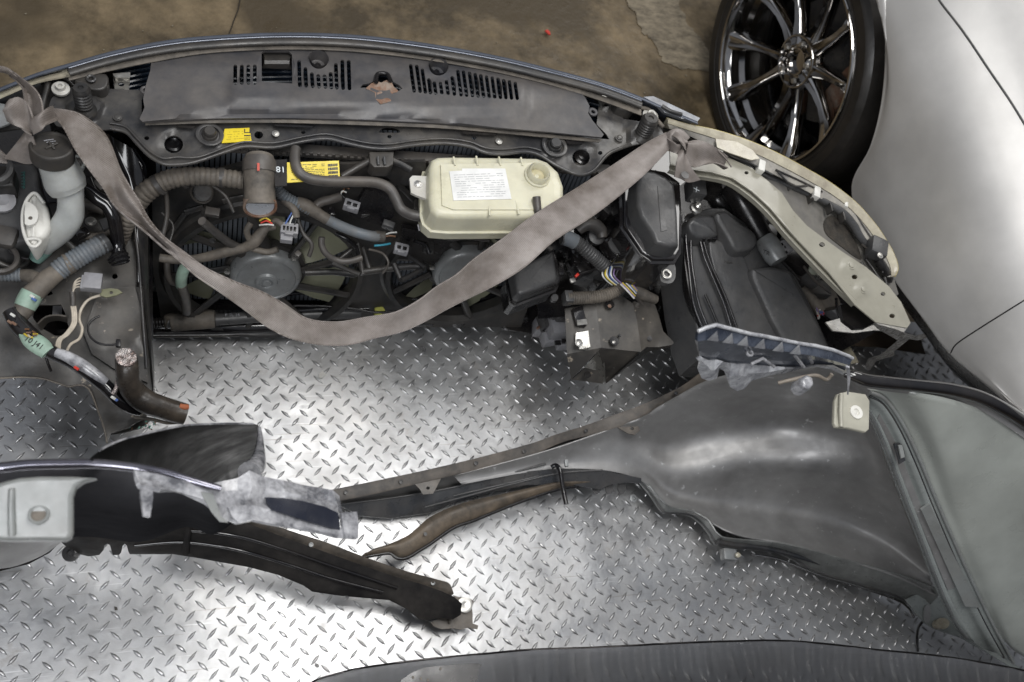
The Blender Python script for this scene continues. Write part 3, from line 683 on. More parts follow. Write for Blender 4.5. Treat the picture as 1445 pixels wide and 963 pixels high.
    sheet('under_panel', [(214,380),(480,395),(745,360),(760,455),(700,462),(640,440),(560,456),(470,466),(330,466),(216,470)], .03, m_gloss, CL, th=.004)
    block('lower_beam', [(470,398),(600,402),(735,398),(742,420),(600,425),(472,420)], .12, .06, m_gloss, CL, r=.006)
    tpx('beam_edge', [(405,415,.11),(470,412,.11),(560,410,.12)], 2.5, m_gloss, CL)
    t = tpx('drain_tube', [(233,455,.09),(300,452,.09),(372,447,.09),(440,444,.09),(508,441,.09)], 8.5, m_box, CL)
    tpx('corrugated_end', [(207,456,.09),(222,455.5,.09),(240,455,.09)], 6.2, m_black, t, corr=(.006,.0014))
    tpx('tan_sleeve', [(239,455,.09),(242,454.5,.09),(270,453,.09),(299,450.5,.09),(302,450.3,.09)], [11,13.2,13.2,13.2,11.5], m_tan, t)
    text('tube_print', 'P 1L 14', (328,445,.09+8.7*mpp((334,445,.09))), .010, 3, m_inkgrey, t)
    block('yellow_cap', [(529,434),(540,432),(544,438),(538,444),(530,443)], .12, .02, mat('yellow_green_cap',(.5,.5,.12),.5), CL, r=.002)
    ringat('open_pipe', (645,453,.05), .013, .020, .03, m_black, CL); lathe('pipe_floor', (645,453,.05), (0,0,1), [(.014,0),(.014,.004),(.001,.004)], m_black, CL)
    tpx('black_cable', [(640,436,.08),(668,444,.06),(690,452,.05),(712,462,.02)], 3, m_black, CL)
    tpx('black_cable', [(400,432,.11),(450,432,.12),(500,436,.12),(528,441,.12),(560,440,.12)], 2, m_black, CL)
    for i, q in enumerate(([(405,440,.10),(470,436,.11),(520,436,.11)], [(560,436,.09),(600,425,.12),(625,412,.14)], [(690,405,.14),(720,420,.1),(735,440,.06)])):
        tpx('lower_pipe', q, 4, m_gloss, CL)
    # yellow data plate and number
    L = [(405,229.5),(478,227),(480,253),(405,258)]
    zf = lambda x, y: .583-(y-228)*.0004
    yl = sheet('yellow_caution_label', L, zf, m_yellow, CL, th=.0015)
    marks('label_print', [(409,232),(460,230.5),(460,252),(409,255)], zf, 9, m_ink, yl, fill=.85, hh=.3, th=.0005)
    marks('label_block_print', [(462,231),(477,230),(478,251),(463,252)], zf, 4, m_ink, yl, fill=1, hh=.7, th=.0005, seed=3)
    sheet('number_tag', [(386,226),(405,225),(405,262),(388,263)], .577, m_black, CL, th=.002)
    text('number_print', '18', (396,239,.5775), .017, 182, m_wht, CL)
fans()
# ---------------------------------------------------------------- hoses in the bay
def hoses():
    t = tpx('radiator_hose', [(160,352,.40),(170,333,.42),(178,312,.45),(190,290,.48),(208,270,.505),(232,256,.52),(263,249,.53),(300,250,.535),(346,255,.54)], [11,12,13,14,14,13.5,13,12.5,12], m_tan, CL, corr=(.009,.0011), seg=18)
    for q in ((225,262,.517),(231,257,.522),(314,250.5,.536)): pass
    tpx('hose_clamp', [(221,263,.515),(224,261,.517),(227,259.2,.519)], 15.5, m_hose, t, seg=20)
    tpx('hose_clamp', [(311,250.4,.5355),(314,250.6,.536),(317,250.8,.5363)], 14, m_hose, t, seg=20)
    # big outlet elbow, open end towards us
    p = [(366,222,.575),(366,236,.572),(366,250,.566),(366.5,270,.556),(367,288,.546)]
    e = tpx('coolant_outlet', p, [20,21.5,21.5,21.5,22], m_tan, CL, seg=28)
    tpx('outlet_band', [(366,229,.573),(366,236,.572),(366,243,.569)], 23.5, m_hose, e, seg=28)
    bx('band_mark', P(364.5,236,.572+.0275), (.004,.014,.002), m_mark, e, rx=10, bev=0)
    bx('band_ear', (349,232,.57), (.012,.010,.016), m_hose, e)
    c = P(367,291,.544); ax = (P(367,288,.546)-P(366.5,270,.556)).normalized()+Vector((0,-.1,.62)); ax.normalize()
    k = mpp((367,291,.544))
    lathe('outlet_rim', c, ax, [(22.5*k,-.012),(23.5*k,-.002),(23.5*k,.003),(20.5*k,.004),(19.5*k,-.002),(19*k,-.006)], m_rust, e, 32)
    lathe('bright_bore', c, ax, [(19.6*k,-.012),(19.4*k,.0005),(10*k,-.0005),(.001,-.001)], m_chrome if 0 else m_foilw, e, 32)
    # small overflow hose to the reservoir
    h = tpx('overflow_hose', [(417,210,.58),(416,226,.582),(421,242,.58),(436,252,.575),(462,256,.57),(500,256.5,.565),(530,258,.56),(549,266,.555),(558,280,.55),(566,295,.545),(580,303,.54),(596,306,.54),(610,306.5,.54)], 7.6, m_hose, CL, seg=14)
    tpx('hose_clamp', [(593,305.5,.54),(598,306,.54),(602,306.2,.54)], 9, m_black, h)
    # conduit branch over the left fan
    c = tpx('wiring_conduit', [(388,263,.50),(398,275,.49),(412,284,.48),(426,290,.475),(438,297,.47)], 8, m_blue, CL, corr=(.006,.001))
    tpx('tape_wrap', [(418,285,.479),(430,290,.475),(442,297,.47),(452,304,.465),(462,310,.46)], [8,10,9.5,8,8], m_tan, c)
    tpx('conduit_branch', [(440,296,.47),(452,286,.475),(466,282,.48),(480,278,.48)], 6.5, m_hose, c)
    tpx('smooth_sheath', [(458,308,.462),(478,318,.45),(500,327,.44),(522,333,.435),(536,334,.43)], 7.6, m_blue, c)
    tpx('tape_end', [(529,333.5,.432),(536,334,.43),(543,334.5,.43)], 8, m_tan, c)
    tpx('tape_branch', [(398,282,.485),(410,290,.48),(416,298,.475),(418,308,.47)], 5.5, m_tan, c)
    for i, q in enumerate(([(412,300,.475),(405,312,.47),(400,322,.465)], [(415,302,.475),(410,312,.47),(408,322,.465)], [(418,304,.475),(417,314,.47),(413,322,.465)])):
        tpx('lead_wire', q, 1.2, wires[(2,0,3)[i]], c)
    for i, (x, y) in enumerate(((483,274),(487,268),(481,280))): tpx('lead_wire', [(x-3,y+4,.48),(x,y-4,.482),(x+6,y-2+i,.48)], 1.1, wires[(0,4,3)[i]], c)
    for k, q in enumerate(([(540,333,.43),(550,329,.435),(560,328,.435)],[(540,335,.43),(550,333,.435),(558,334,.435)])): tpx('lead_wire', q, 1.3, wires[k*4], c)
    tpx('blue_ties', [(528,347,.42),(540,346,.42),(551,344,.42)], 1.6, mat('blue_band',(.03,.25,.35),.4), c)
    # connectors
    def conn(name, x, y, z, sx, sy, rz, m, cells=3):
        b = bx(name, (x,y,z), (sx,sy,.018), m, CL, rz=rz, bev=.002); R = Matrix.Rotation(math.radians(rz),3,'Z')
        for k in range(cells):
            bx('socket', P(x,y,z)+R @ Vector(((k-(cells-1)/2)*sx*.8/cells, -sy*.1, .0092)), (sx*.55/cells, sy*.42, .002), m_black, b, rz=rz, bev=.0004)
        bx('latch', P(x,y,z)+R @ Vector((0,-sy*.52,.004)), (sx*.5,.006,.012), m, b, rz=rz); return b
    conn('grey_connector', 496,291,.47, .030,.018, -18, m_greypl, 2)
    conn('grey_connector', 566,352,.42, .028,.018, -14, m_greypl, 2)
    conn('white_connector', 408,325,.46, .032,.022, -6, m_greypl, 4); bx('connector_foot', (404,337,.455), (.022,.014,.014), m_greypl, CL, rz=-6)
    # dusty harness in front of the left fan
    g = tpx('fan_harness', [(225,364,.36),(248,367,.36),(272,366,.37),(295,362,.385),(320,355,.40),(344,350,.41),(358,342,.425),(368,330,.44),(376,322,.45),(388,320,.45)], [6,6,6,7,8,7,9,8,6,5], m_tan, CL)
    for q in (((352,338,.43),(348,326,.45),(354,315,.46)), ((376,322,.45),(388,312,.465),(398,318,.465)), ((392,352,.42),(376,356,.41),(352,350,.41))): tpx('harness_branch', list(q), 4.5, m_tan, g)
    for i, q in enumerate((((366,312,.47),(374,308,.475),(382,312,.475)), ((368,315,.47),(376,312,.475),(384,316,.47)), ((366,318,.47),(376,317,.475),(386,318,.47)))): tpx('lead_wire', list(q), 1.3, (wires[1], m_red, wires[0])[i], g)
    tpx('green_wrap_hose', [(268,372,.32),(260,380,.31),(256,392,.29),(256,404,.26)], [7,8,8,7.5], m_teal, CL)
    tpx('thin_hose', [(256,402,.27),(259,412,.24),(262,424,.2),(263,440,.15)], 7, m_hose, CL)
    tpx('black_pipe', [(236,362,.30),(236,385,.28),(242,398,.26),(256,400,.25)], 4.5, m_hose, CL)
    tpx('curved_vacuum_hose', [(454,335,.44),(454,346,.43),(460,358,.42),(474,367,.41),(492,369,.41),(510,364,.41)], 4.6, m_hose, CL)
    tpx('curved_vacuum_hose', [(474,330,.40),(490,338,.40),(502,350,.38),(506,366,.36),(500,376,.34)], 3.2, m_black, CL)
    tpx('cross_arm', [(430,385,.33),(470,384,.33),(500,388,.33),(508,380,.33)], 4.5, m_dusty, CL, smooth=False)
    tpx('cross_arm', [(512,384,.36),(540,380,.36),(580,376,.36),(600,378,.36)], 5, m_dusty, CL)
    for a, b in (((505,345),(512,388)),((505,345),(480,365)),((508,388),(470,372)),((600,378),(578,362)),((512,350),(522,382)),((556,372),(566,396)),((566,396),(596,380))):
        tpx('frame_bar', [(*a,.37),(*b,.36)], 4, m_dusty, CL, smooth=False, seg=8)
hoses()
# ---------------------------------------------------------------- reservoir
def reservoir():
    ol = [(606,236),(609,224),(618,219.5),(640,219),(700,220),(758,221),(774,227),(790,242),(797,262),(797,290),(790,300),(770,306),(640,306),(618,304),(609,296),(606,285)]
    b = block('coolant_reservoir', ol, lambda x, y: .60-.008*max(0,(240-y)/20), .075, m_res, CL, r=.012, taper=.004, lip=(.007,.048))
    sheet('raised_panel', [(622,232),(750,230),(772,240),(782,262),(782,286),(766,296),(640,296),(624,290)], .6025, m_res, b, th=.004, smooth=0)
    for pts in ([(640,222),(642,234)],[(672,221),(674,234)],[(704,222),(706,234)],[(735,223),(737,234)],[(728,284),(732,303)],[(762,284),(766,303)],[(690,292),(691,305)]): tpx('moulded_rib', [(*pts[0],.601),(*pts[1],.603)], 1.6, m_res, b, smooth=False)
    q = [(634,242),(652,241),(652,238),(713,238),(722,281),(640,283)]
    l = sheet('paper_label', q, .6038, m_paper, b, th=.0012)
    marks('label_print', [(637,246),(712,243),(718,278),(643,280)], .6039, 11, m_inkgrey, l, fill=.75, hh=.16, th=.0004, seed=9)
    c = (757,250,.60); k = mpp(c)
    ringat('filler_neck', c, 11*k, 16*k, .016, m_res, b); ringat('neck_step', c, 15*k, 19*k, .006, m_res, b)
    lathe('neck_bore', c, (0,0,1), [(11.2*k,-.004),(11.2*k,.004),(6*k,.0045),(.001,.001)], mat('amber_residue',(.55,.50,.32),.35), b)
    tpx('nipple_hose', [(757,278,.612),(758,290,.606),(759,300,.60),(760,310,.58)], 5.8, m_hose, b)
    t = sheet('mounting_tab', [(578,252),(582,248),(607,249),(607,283),(588,276),(580,272)], .575, m_white, b, th=.006, grid=8)
    bolt((590,260,.576), 4, m_steel, t)
    sheet('tab_gusset', [(586,272),(607,276),(607,285)], .56, m_white, b, th=.01)
    tpx('outlet_spout', [(600,306.5,.54),(614,307,.54)], 6.5, m_res, b, smooth=False)
    bm = bmesh.new()
    for k in range(7): tube_bm(bm, [(590+k*4.2,317-k*.2,.53),(592+k*4.2,326,.525)], .0018, seg=6, smooth=False)
    finish('comb_teeth', bm, m_greypl, b)
reservoir()
# ---------------------------------------------------------------- fuse boxes and wiring right of the fans
def boxes():
    b = block('fuse_box', [(880,268),(900,247),(912,238),(940,243),(958,256),(961,300),(960,353),(952,366),(922,366),(906,355),(893,336),(881,318)], .525, .14, m_gloss, CL, r=.004, lip=(.006,.008))
    l = block('fuse_box_lid', [(902,243),(910,239),(924,241),(940,248),(953,261),(957,300),(959,346),(948,348),(926,343),(920,327),(905,305),(900,290),(899,262)], .565, .065, m_box, b, r=.009, taper=.006)
    sheet('lid_rib', [(928,262),(934,263),(941,325),(933,327)], .5665, m_box, l, th=.002)
    e = sheet('mounting_lug', [(930,372),(951,372),(953,392),(946,400),(934,398),(931,388)], .46, m_box, b, th=.012, smooth=3)
    k = mpp((940,388,.46)); ringat('lug_bush', (940,388,.46), 4.2*k, 8*k, .004, m_steel, e); lathe('bush_hole', (940,388,.46), (0,0,1), [(4.3*k,0),(4.3*k,.001),(.001,.001)], m_black, e)
    for x, y in ((882,262),(924,368)): bx('box_clip', (x,y,.49), (.016,.022,.02), m_black, b, rz=10)
    block('fuse_box_side', [(862,312),(880,290),(893,330),(918,366),(924,385),(905,388),(880,372),(856,340)], .40, .12, m_black, CL, r=.006)
    bx('shiny_clip_block', (866,350,.44), (.038,.045,.035), m_gloss, CL, rz=32, bev=.006)
    sheet('clip_face', [(858,342),(874,331),(886,347),(870,358)], .461, m_box, CL, th=.003, smooth=3)
    r = block('relay_box', [(722,384),(727,377),(776,354),(782,352),(786,358),(792,394),(789,400),(734,420),(728,416)], .40, .085, m_black, CL, r=.005, lip=(.005,.030))
    block('relay_box_lid', [(724,384),(729,377),(777,355),(782,357),(788,392),(784,398),(736,416),(730,412)], .412, .03, m_box, r, r=.008, taper=.002)
    sheet('relay_front_emblem', circ(783,420,5,5), .355, m_box, r, th=.01)
    bx('relay_latch', (790,382,.38), (.012,.03,.02), m_black, r, rz=-10); bx('relay_hinge', (727,425,.35), (.018,.02,.02), m_box, r, rz=20, bev=.005)
    # corrugated conduits
    c = tpx('corrugated_conduit', [(792,336,.45),(802,337,.45),(816,344,.445),(828,354,.44),(840,364,.43),(854,377,.42)], 9.5, m_box, CL, corr=(.006,.0014), seg=16)
    tpx('conduit_collar', [(794,335,.45),(804,338,.45),(812,342,.447)], 11, m_greypl if 0 else m_blue, c, seg=18)
    c2 = tpx('tan_conduit', [(800,421,.36),(814,421,.36),(832,420,.36),(850,418,.365),(866,412,.37),(878,402,.38)], 8.8, m_tan, CL, corr=(.0055,.0012), seg=16)
    bx('conduit_boot', (801,421,.36), (.018,.026,.024), m_box, c2)
    tpx('dusty_elbow', [(816,326,.44),(826,318,.45),(838,318,.45),(848,326,.445),(850,336,.44)], [7,9,10,9,7], m_hose, CL)
    lathe('round_grommet', (842,334,.43), (0,-.2,1), [(.018,-.01),(.018,.002),(.012,.004),(.001,.004)], m_box, CL)
    sheet('tape_flap', [(868,378),(884,370),(896,386),(898,396),(880,404),(870,400)], .40, m_tan, CL, th=.004, grid=5)
    rnd = random.Random(5)
    for i in range(9):
        x = 851+i*2.0; tpx('lead_wire', [(x+1,376+rnd.uniform(-1,1),.41),(x-1,388,.415),(x+5,396,.405),(x+13,402,.395)], 1.15, wires[(0,3,1,0,3,2,0,3,5)[i]], CL)
    bn = tpx('taped_loom', [(872,398,.38),(886,402,.39),(900,412,.385),(914,419,.38),(924,423,.37)], [9,9,9,8,7], m_tan, CL)
    for i in range(8):
        o = i*2.1-7; tpx('lead_wire', [(880+o*.6,398-o*.5,.405),(888+o*.5,406-o*.6,.408),(897+o*.3,416-o*.8,.40)], 1.1, wires[(0,5,1,3,0,2,1,5)[i]], bn)
    for i in range(4): tpx('lead_wire', [(918,418+i*2-3,.38),(925,421+i*2-3,.375)], 1.1, wires[(2,1,0,3)[i]], bn, smooth=False)
    # assorted black lumps between the boxes
    for (x, y, z, sx, sy, sz, rz, m) in ((818,374,.36,.05,.05,.05,20,m_black),(832,388,.33,.06,.05,.04,-15,m_box),(806,360,.38,.02,.06,.05,5,m_gloss),(842,398,.33,.04,.03,.04,30,m_black),(850,300,.42,.05,.04,.08,40,m_black),(868,300,.40,.06,.05,.08,30,m_dusty),(842,318,.38,.09,.05,.06,30,m_black),(905,400,.30,.05,.04,.05,0,m_black),(912,384,.34,.06,.05,.05,20,m_box),(780,348,.36,.06,.04,.05,20,m_black)):
        bx('wiring_bracket', (x,y,z), (sx,sy,sz), m, CL, rz=rz, bev=.005)
    for q in ([(808,400,.38),(812,392,.385),(820,386,.385),(838,380,.39),(850,376,.4)], [(800,372,.4),(806,382,.39),(812,392,.38)], [(822,362,.41),(830,370,.4),(832,380,.4)], [(852,388,.4),(860,398,.38),(856,408,.37)], [(896,404,.36),(912,398,.36),(920,408,.35)]): tpx('thin_cable', q, 2.4, m_black, CL)
    bx('tin_terminal', (808,396,.392), (.012,.010,.004), m_steel, CL, rz=20, bev=.001); bx('red_terminal_sleeve', (814,389,.392), (.010,.006,.006), m_red, CL, rz=40)
    # a dark inner fender wall behind
    sheet('inner_wing_panel', [(745,222),(800,240),(860,215),(945,215),(1060,262),(1120,330),(1190,400),(1235,470),(1180,500),(960,500),(930,470),(880,440),(760,450)], .20, m_black, CL, th=.003)
    sheet('inner_wing_wall', [(840,215),(905,205),(950,215),(975,250),(960,262),(925,240),(880,262),(860,290),(830,320),(800,335),(800,300)], .44, m_gloss, CL, th=.004)
boxes()
# ---------------------------------------------------------------- cut frame rail
def rail():
    K = lambda *p: P(*p)
    a, b, c, d, e = K(797,436,.32), K(841,428,.34), K(848,491,.33), K(806,536,.26), K(800,500,.30)
    def panel(name, pts, m, par, th=.003, n=5):
        bm = bmesh.new(); bm.faces.new([bm.verts.new(p) for p in pts]); bmesh.ops.triangulate(bm, faces=bm.faces)
        bm.normal_update(); f0 = bm.faces[:]; s = 1 if f0[0].normal.dot(EYE-pts[0]) > 0 else -1; nn = f0[0].normal*s
        be = [x for x in bm.edges if len(x.link_faces) == 1]; mp2 = {v: bm.verts.new(v.co-nn*th) for v in bm.verts[:]}
        for f in f0: bm.faces.new([mp2[v] for v in reversed(f.verts)])
        for x in be: p, q = x.verts; bm.faces.new((p, q, mp2[q], mp2[p]))
        return finish(name, bm, m, par, 30)
    r = panel('frame_rail', [b, K(877,418,.35), K(893,428,.35), K(899,452,.345), K(905,497,.33), c], m_panel, CL)
    panel('rail_side', [a, b, c, d, e], m_panel, r)
    panel('rail_flange', [K(893,428,.35), K(922,424,.34), K(930,446,.33), K(936,468,.32), K(951,483,.32), K(948,487,.32), K(930,490,.32), K(912,490,.32), K(904,497,.33), K(898,452,.345)], m_panel, r)
    panel('rail_foot', [d+Vector((0,0,-.01)), K(806,536,.22), K(851,542,.20), K(853,526,.21), K(826,519,.23)], m_panel, r)
    panel('rail_inner', [K(826,519,.20), K(845,494,.30), K(852,497,.30), K(854,540,.19)], m_steel, r)
    panel('rail_far_wall', [K(846,492,.325), K(904,496,.325), K(900,502,.30), K(858,536,.18), K(854,538,.18), K(850,500,.22)], m_panel, r)
    panel('rail_bright_inner', [K(864,496,.27), K(882,497,.27), K(880,512,.25), K(866,520,.24)], m_steel, r)
    panel('rail_lower_flange', [K(905,497,.33), K(915,489,.31), K(951,485,.315), K(945,490,.30), K(915,497,.28), K(880,522,.21), K(856,541,.17), K(852,538,.18), K(880,515,.24)], m_dusty, r)
    for (x, y, z, rr) in ((860,430,.352,7),(866.5,482,.342,7),(874,474,.346,2.5),(916,478,.325,4.2),(829,529,.238,5)):
        k = mpp((x,y,z)); lathe('rail_hole', (x,y,z-.001), (0,0,1), [(rr*k,0),(rr*k,.002),(rr*.3*k,.0022)], m_black, r, 20)
    bolt((860,432,.352), 2.4, m_rust, r); bolt((866,483,.342), 2.2, m_steel, r)
    s = panel('zinc_bracket', [K(813,470,.33), K(830,467,.335), K(833,490,.325), K(826,494,.325), K(818,493,.32), K(812,482,.325)], m_steel, r, th=.006); bolt((817,484,.332), 4, m_steel, s)
    panel('black_slot_bracket', [K(808,436,.335), K(822,432,.34), K(829,458,.335), K(826,461,.335), K(814,458,.335)], m_gloss, r, th=.01)
    panel('slot_lip', [K(814,452,.338), K(828,450,.338), K(829,458,.338), K(815,459,.338)], m_steel, r, th=.002)
    # connector cluster beside it
    for (x, y, z, sx, sy, sz, rz, m) in ((776,452,.12,.05,.04,.04,10,m_box),(786,462,.13,.045,.05,.05,5,m_greypl),(762,462,.08,.03,.04,.04,-10,m_greypl),(790,448,.15,.03,.03,.04,0,m_box),(778,478,.10,.05,.03,.03,10,m_greypl),(794,484,.10,.03,.03,.03,0,m_greypl)): bx('connector_block', (x,y,z), (sx,sy,sz), m, CL, rz=rz, bev=.004)
    for x, y in ((783,443),(790,446)): lathe('block_stud', (x,y,.17), (0,0,1), [(.009,-.02),(.009,.006),(.004,.008)], m_box, CL)
    for q in ((787,484),(797,482)): bx('socket_opening', (q[0],q[1],.118), (.016,.012,.004), m_black, CL)
    tpx('orange_seal', [(758,464,.105),(764,460,.105),(768,464,.105)], 2, m_rust, CL)
    sheet('torn_undertray', [(700,456),(720,466),(758,472),(800,478),(800,440),(740,430),(700,440)], .05, m_black, CL, th=.004)
rail()
# ---------------------------------------------------------------- right side of the bay
def right_side():
    base = block('air_box', [(955,318),(972,300),(990,295),(1004,292),(1022,292),(1050,312),(1072,335),(1098,362),(1122,385),(1140,420),(1163,470),(1178,505),(1120,510),(1040,505),(995,500),(985,470),(975,420),(968,366)], lambda x, y: .44-.10*max(0,(y-300)/200), .12, m_box, CL, r=.008, taper=.005)
    zb = lambda x, y: .44-.10*max(0,(y-300)/200)
    zt = lambda d: (lambda x, y: zb(x, y)+d)
    def dome(name, ol, d, h=.03, r=.010, sm=3): return block(name, ol, zt(d), h, m_box, base, r=r, taper=.004, smooth=sm)
    dome('air_box_dome', [(972,312),(980,304),(998,302),(1009,307),(1014,327),(1010,332),(984,334),(973,322)], .03)
    dome('air_box_dome', [(1010,304),(1018,297),(1028,298),(1045,313),(1064,326),(1070,338),(1064,349),(1046,354),(1036,350),(1028,335)], .03)
    dome('air_box_panel', [(1060,382),(1072,376),(1092,375),(1112,380),(1121,390),(1148,440),(1172,492),(1170,500),(1124,500),(1098,465),(1076,420)], .022, r=.012)
    dome('air_box_panel', [(1000,342),(1012,338),(1036,352),(1052,366),(1062,400),(1086,456),(1106,500),(1060,502),(1040,470),(1022,420),(1008,380)], .008, r=.004, sm=2)
    for q in ([(968,312),(968,340),(971,370),(977,420),(987,452),(1000,478)], [(975,330),(975,360),(979,392),(985,424),(994,450),(1006,476)], [(988,340),(993,360),(1001,380),(1012,406),(1022,430),(1034,468)], [(993,342),(999,362),(1007,382),(1018,406),(1028,430),(1042,470)], [(995,416),(1004,436),(1014,460)]):
        tpx('moulded_ridge', [(x, y, zb(x, y)+.012) for x, y in q], 2.1, m_gloss if q[0][0] < 990 else m_black, base)
    for x in (992, 1001, 1008): bx('snap_tooth', (x,336,zb(x,336)+.016), (.010,.014,.012), m_black, base, rz=-20)
    text('moulded_print', '>PP<', (1028,370,.4345), .010, 175, m_dusty, base, ext=.0008)
    # dark steep wall left of the box
    loft('box_side_wall', [[P(x,y,z) for x,y,z in ((963,300,.44),(964,340,.42),(970,400,.40),(982,450,.37),(1002,492,.34))], [P(x,y,z) for x,y,z in ((957,330,.32),(948,370,.28),(940,410,.25),(940,450,.22),(955,500,.18))], [P(x,y,z) for x,y,z in ((955,350,.24),(934,400,.22),(928,440,.20),(934,470,.16),(962,520,.10))]], m_black, CL, nu=5, nv=4, th=.004)
    # lug and relay block at the top
    bx('relay_block', (981,268,.50), (.034,.045,.04), m_box, CL, rz=-8, bev=.004); bx('relay_block', (1003,262,.47), (.03,.05,.05), m_black, CL, rz=-10, bev=.004)
    text('grease_mark', 'X', (983,268,.521), .016, 20, m_wht, CL)
    k = mpp((982,293,.48)); lathe('zinc_nut', (982,294,.475), (.1,0,1), [(9*k,-.004),(9*k,.002),(6*k,.004),(5*k,.012),(3*k,.014),(.001,.010)], m_steel, CL); bolt((985,281,.49), 4, m_steel, CL)
    # intake duct, motor and plug under the rail
    tpx('intake_duct', [(1030,262,.44),(1045,282,.44),(1058,305,.43),(1072,330,.42),(1082,342,.415)], [17,18,18,16,15], m_black, CL, seg=20)
    tpx('intake_duct', [(1000,262,.40),(1015,285,.40),(1030,300,.38)], 14, m_black, CL, seg=16)
    mt = tpx('leveling_motor', [(1078,336,.43),(1084,345,.43),(1094,361,.43),(1099,369,.43)], [13,16,16,13.5], m_motor, CL, seg=28, smooth=False)
    text('motor_print', 'TR', (1081,357,.43+14.5*mpp((1090,357,.43))), .013, -30, m_ink, mt, up=Vector((-.35,-.1,1)))
    wp = bx('white_plug', (1107,350,.44), (.026,.03,.024), m_greypl, CL, rz=12, bev=.004)
    for x, y in ((1104,345),(1108,349),(1105,354),(1110,356)): bx('plug_slot', (x,y,.4525), (.003,.006,.002), m_black, wp, rz=12, bev=0)
    lathe('pale_green_cap', (1146,379,.36), (-.2,-.2,1), [(.019,-.02),(.020,0),(.015,.008),(.006,.011),(.001,.011)], mat('pale_cap',(.45,.47,.38),.4), CL)
    lathe('small_stud', (1154,392,.36), (0,0,1), [(.006,0),(.006,.008),(.001,.01)], m_steel, CL)
    # clutter between the air box and the wing rail
    for (x, y, z, sx, sy, sz, rz, m) in ((1120,372,.36,.06,.05,.05,-30,m_black),(1130,392,.34,.08,.04,.04,-10,m_box),(1145,408,.32,.09,.04,.03,-5,m_dusty),(1160,425,.28,.08,.05,.03,10,m_tan),(1180,440,.25,.10,.04,.03,-40,m_greypl),(1100,340,.38,.05,.04,.04,-20,m_black),(1092,322,.38,.05,.09,.04,-35,m_dusty),(1078,300,.38,.05,.09,.05,-45,m_black),(1120,345,.36,.04,.06,.04,-35,m_dusty)):
        bx('wing_bracket', (x,y,z), (sx,sy,sz), m, CL, rz=rz, bev=.006)
    lo = tpx('cut_loom', [(1130,408,.34),(1142,420,.34),(1152,432,.34),(1158,441,.34)], [7,8,9,8], m_tan, CL)
    rnd = random.Random(8)
    for i in range(16):
        x, y = 1153+rnd.uniform(0,10), 432+rnd.uniform(0,16); tpx('wire_stub', [(x-2,y-5,.345),(x+rnd.uniform(-1,3),y+rnd.uniform(0,4),.352)], 1.1, [wires[0],m_rust,wires[2],m_red,wires[5],wires[0]][i%6], lo, smooth=False, seg=6)
    tpx('black_strap', [(1180,422,.42),(1182,440,.38),(1190,456,.33)], 2.2, m_gloss, CL)
    # wing inner: dusty lens housing, bar with tabs, cream rim
    outer = [(940,168),(970,177),(1005,184),(1045,196),(1080,210),(1111,225),(1140,241),(1166,256),(1190,273),(1212,292),(1236,320),(1250,341),(1260,359),(1266,378),(1262,390)]
    inner = [(945,182),(972,192),(1005,207),(1035,222),(1062,231),(1090,245),(1118,259),(1146,274),(1170,287),(1192,304),(1212,326),(1228,348),(1238,364),(1246,380),(1252,391)]
    zo = lambda x: .60-.10*max(0,(x-1100)/170)
    R0 = [P(x, y, zo(x)) for x, y in outer]; R2 = [P(x, y, zo(x)-.004) for x, y in inner]
    R2 = [a.lerp(b, .45) for a, b in zip(R0, R2)]; R3 = [P(x, y, zo(x)-.012) for x, y in inner]
    R1 = [a.lerp(b, .45)+Vector((0,0,.005)) for a, b in zip(R0, R2)]
    lo_ = [p+Vector((.012,.012,-.07)) for p in R0]
    lr = loft('headlamp_lens_rim', [lo_, R0, R1, R2], m_cream, CL, nu=4, nv=4, th=.003, ang=70)
    loft('lens_inner_band', [[p+Vector((0,0,-.002)) for p in R2], [a.lerp(b,.5)+Vector((0,0,-.001)) for a,b in zip(R2,R3)], R3], m_lens2, lr, nu=4, nv=2, th=.002)
    tube('lens_edge_bead', [p+Vector((0,0,.001)) for p in R0], .0026, mat('amber_lens_edge', (.60,.50,.20), .3, coat=.3), lr)
    sheet('headlamp_housing', inner[1:]+[(1262,395),(1268,415),(1258,425),(1240,412),(1200,375),(1150,340),(1110,300),(1070,258),(1020,232),(975,212)], lambda x, y: zo(x)-.035, m_lens, CL, th=.004, grid=12)
    sheet('rough_patch', [(1163,312),(1170,305),(1178,306),(1196,320),(1205,335),(1212,352),(1216,366),(1206,362),(1190,350),(1172,336),(1164,326)], lambda x, y: zo(x)-.0325, m_dirt, CL, smooth=3, th=.002)
    bar = tpx('housing_bar', [(1020,213,.575),(1048,228,.57),(1075,246,.565),(1105,259,.56),(1141,273,.55),(1166,286,.545),(1188,300,.54),(1204,318,.53),(1213,334,.52),(1224,348,.51)], [3,3.5,4.5,4.5,5,4.5,6,6,5.5,5], m_box, CL)
    for x, y in ((1062,240),(1089,254),(1109,264),(1143,277),(1170,293),(1188,306)): bx('bar_tab', (x,y+2,.552), (.004,.022,.02), m_dusty, bar, rz=-4, bev=.001)
    for x, y, s in ((1015,210,1),(1073,236,1.1),(1151,273,1.1),(1192,290,.6)): bx('white_clip', (x,y,zo(x)-.008), (.014*s,.026*s,.016), m_cwhite, bar, rz=-22, bev=.002)
    for q in ([(1025,215),(1062,232),(1090,247)],[(1095,240),(1130,256),(1160,271)],[(1098,243),(1118,262),(1140,262)],[(1205,300),(1225,330),(1240,352)],[(1216,345),(1235,362),(1246,385)]): tpx('housing_rib', [(x, y, zo(x)-.006) for x, y in q], 1.5, m_dusty, bar)
    br = bx('black_bracket', (1237,351,.53), (.040,.045,.03), m_box, CL, rz=-25, bev=.005); bolt((1242,361,.548), 3, m_steel, br)
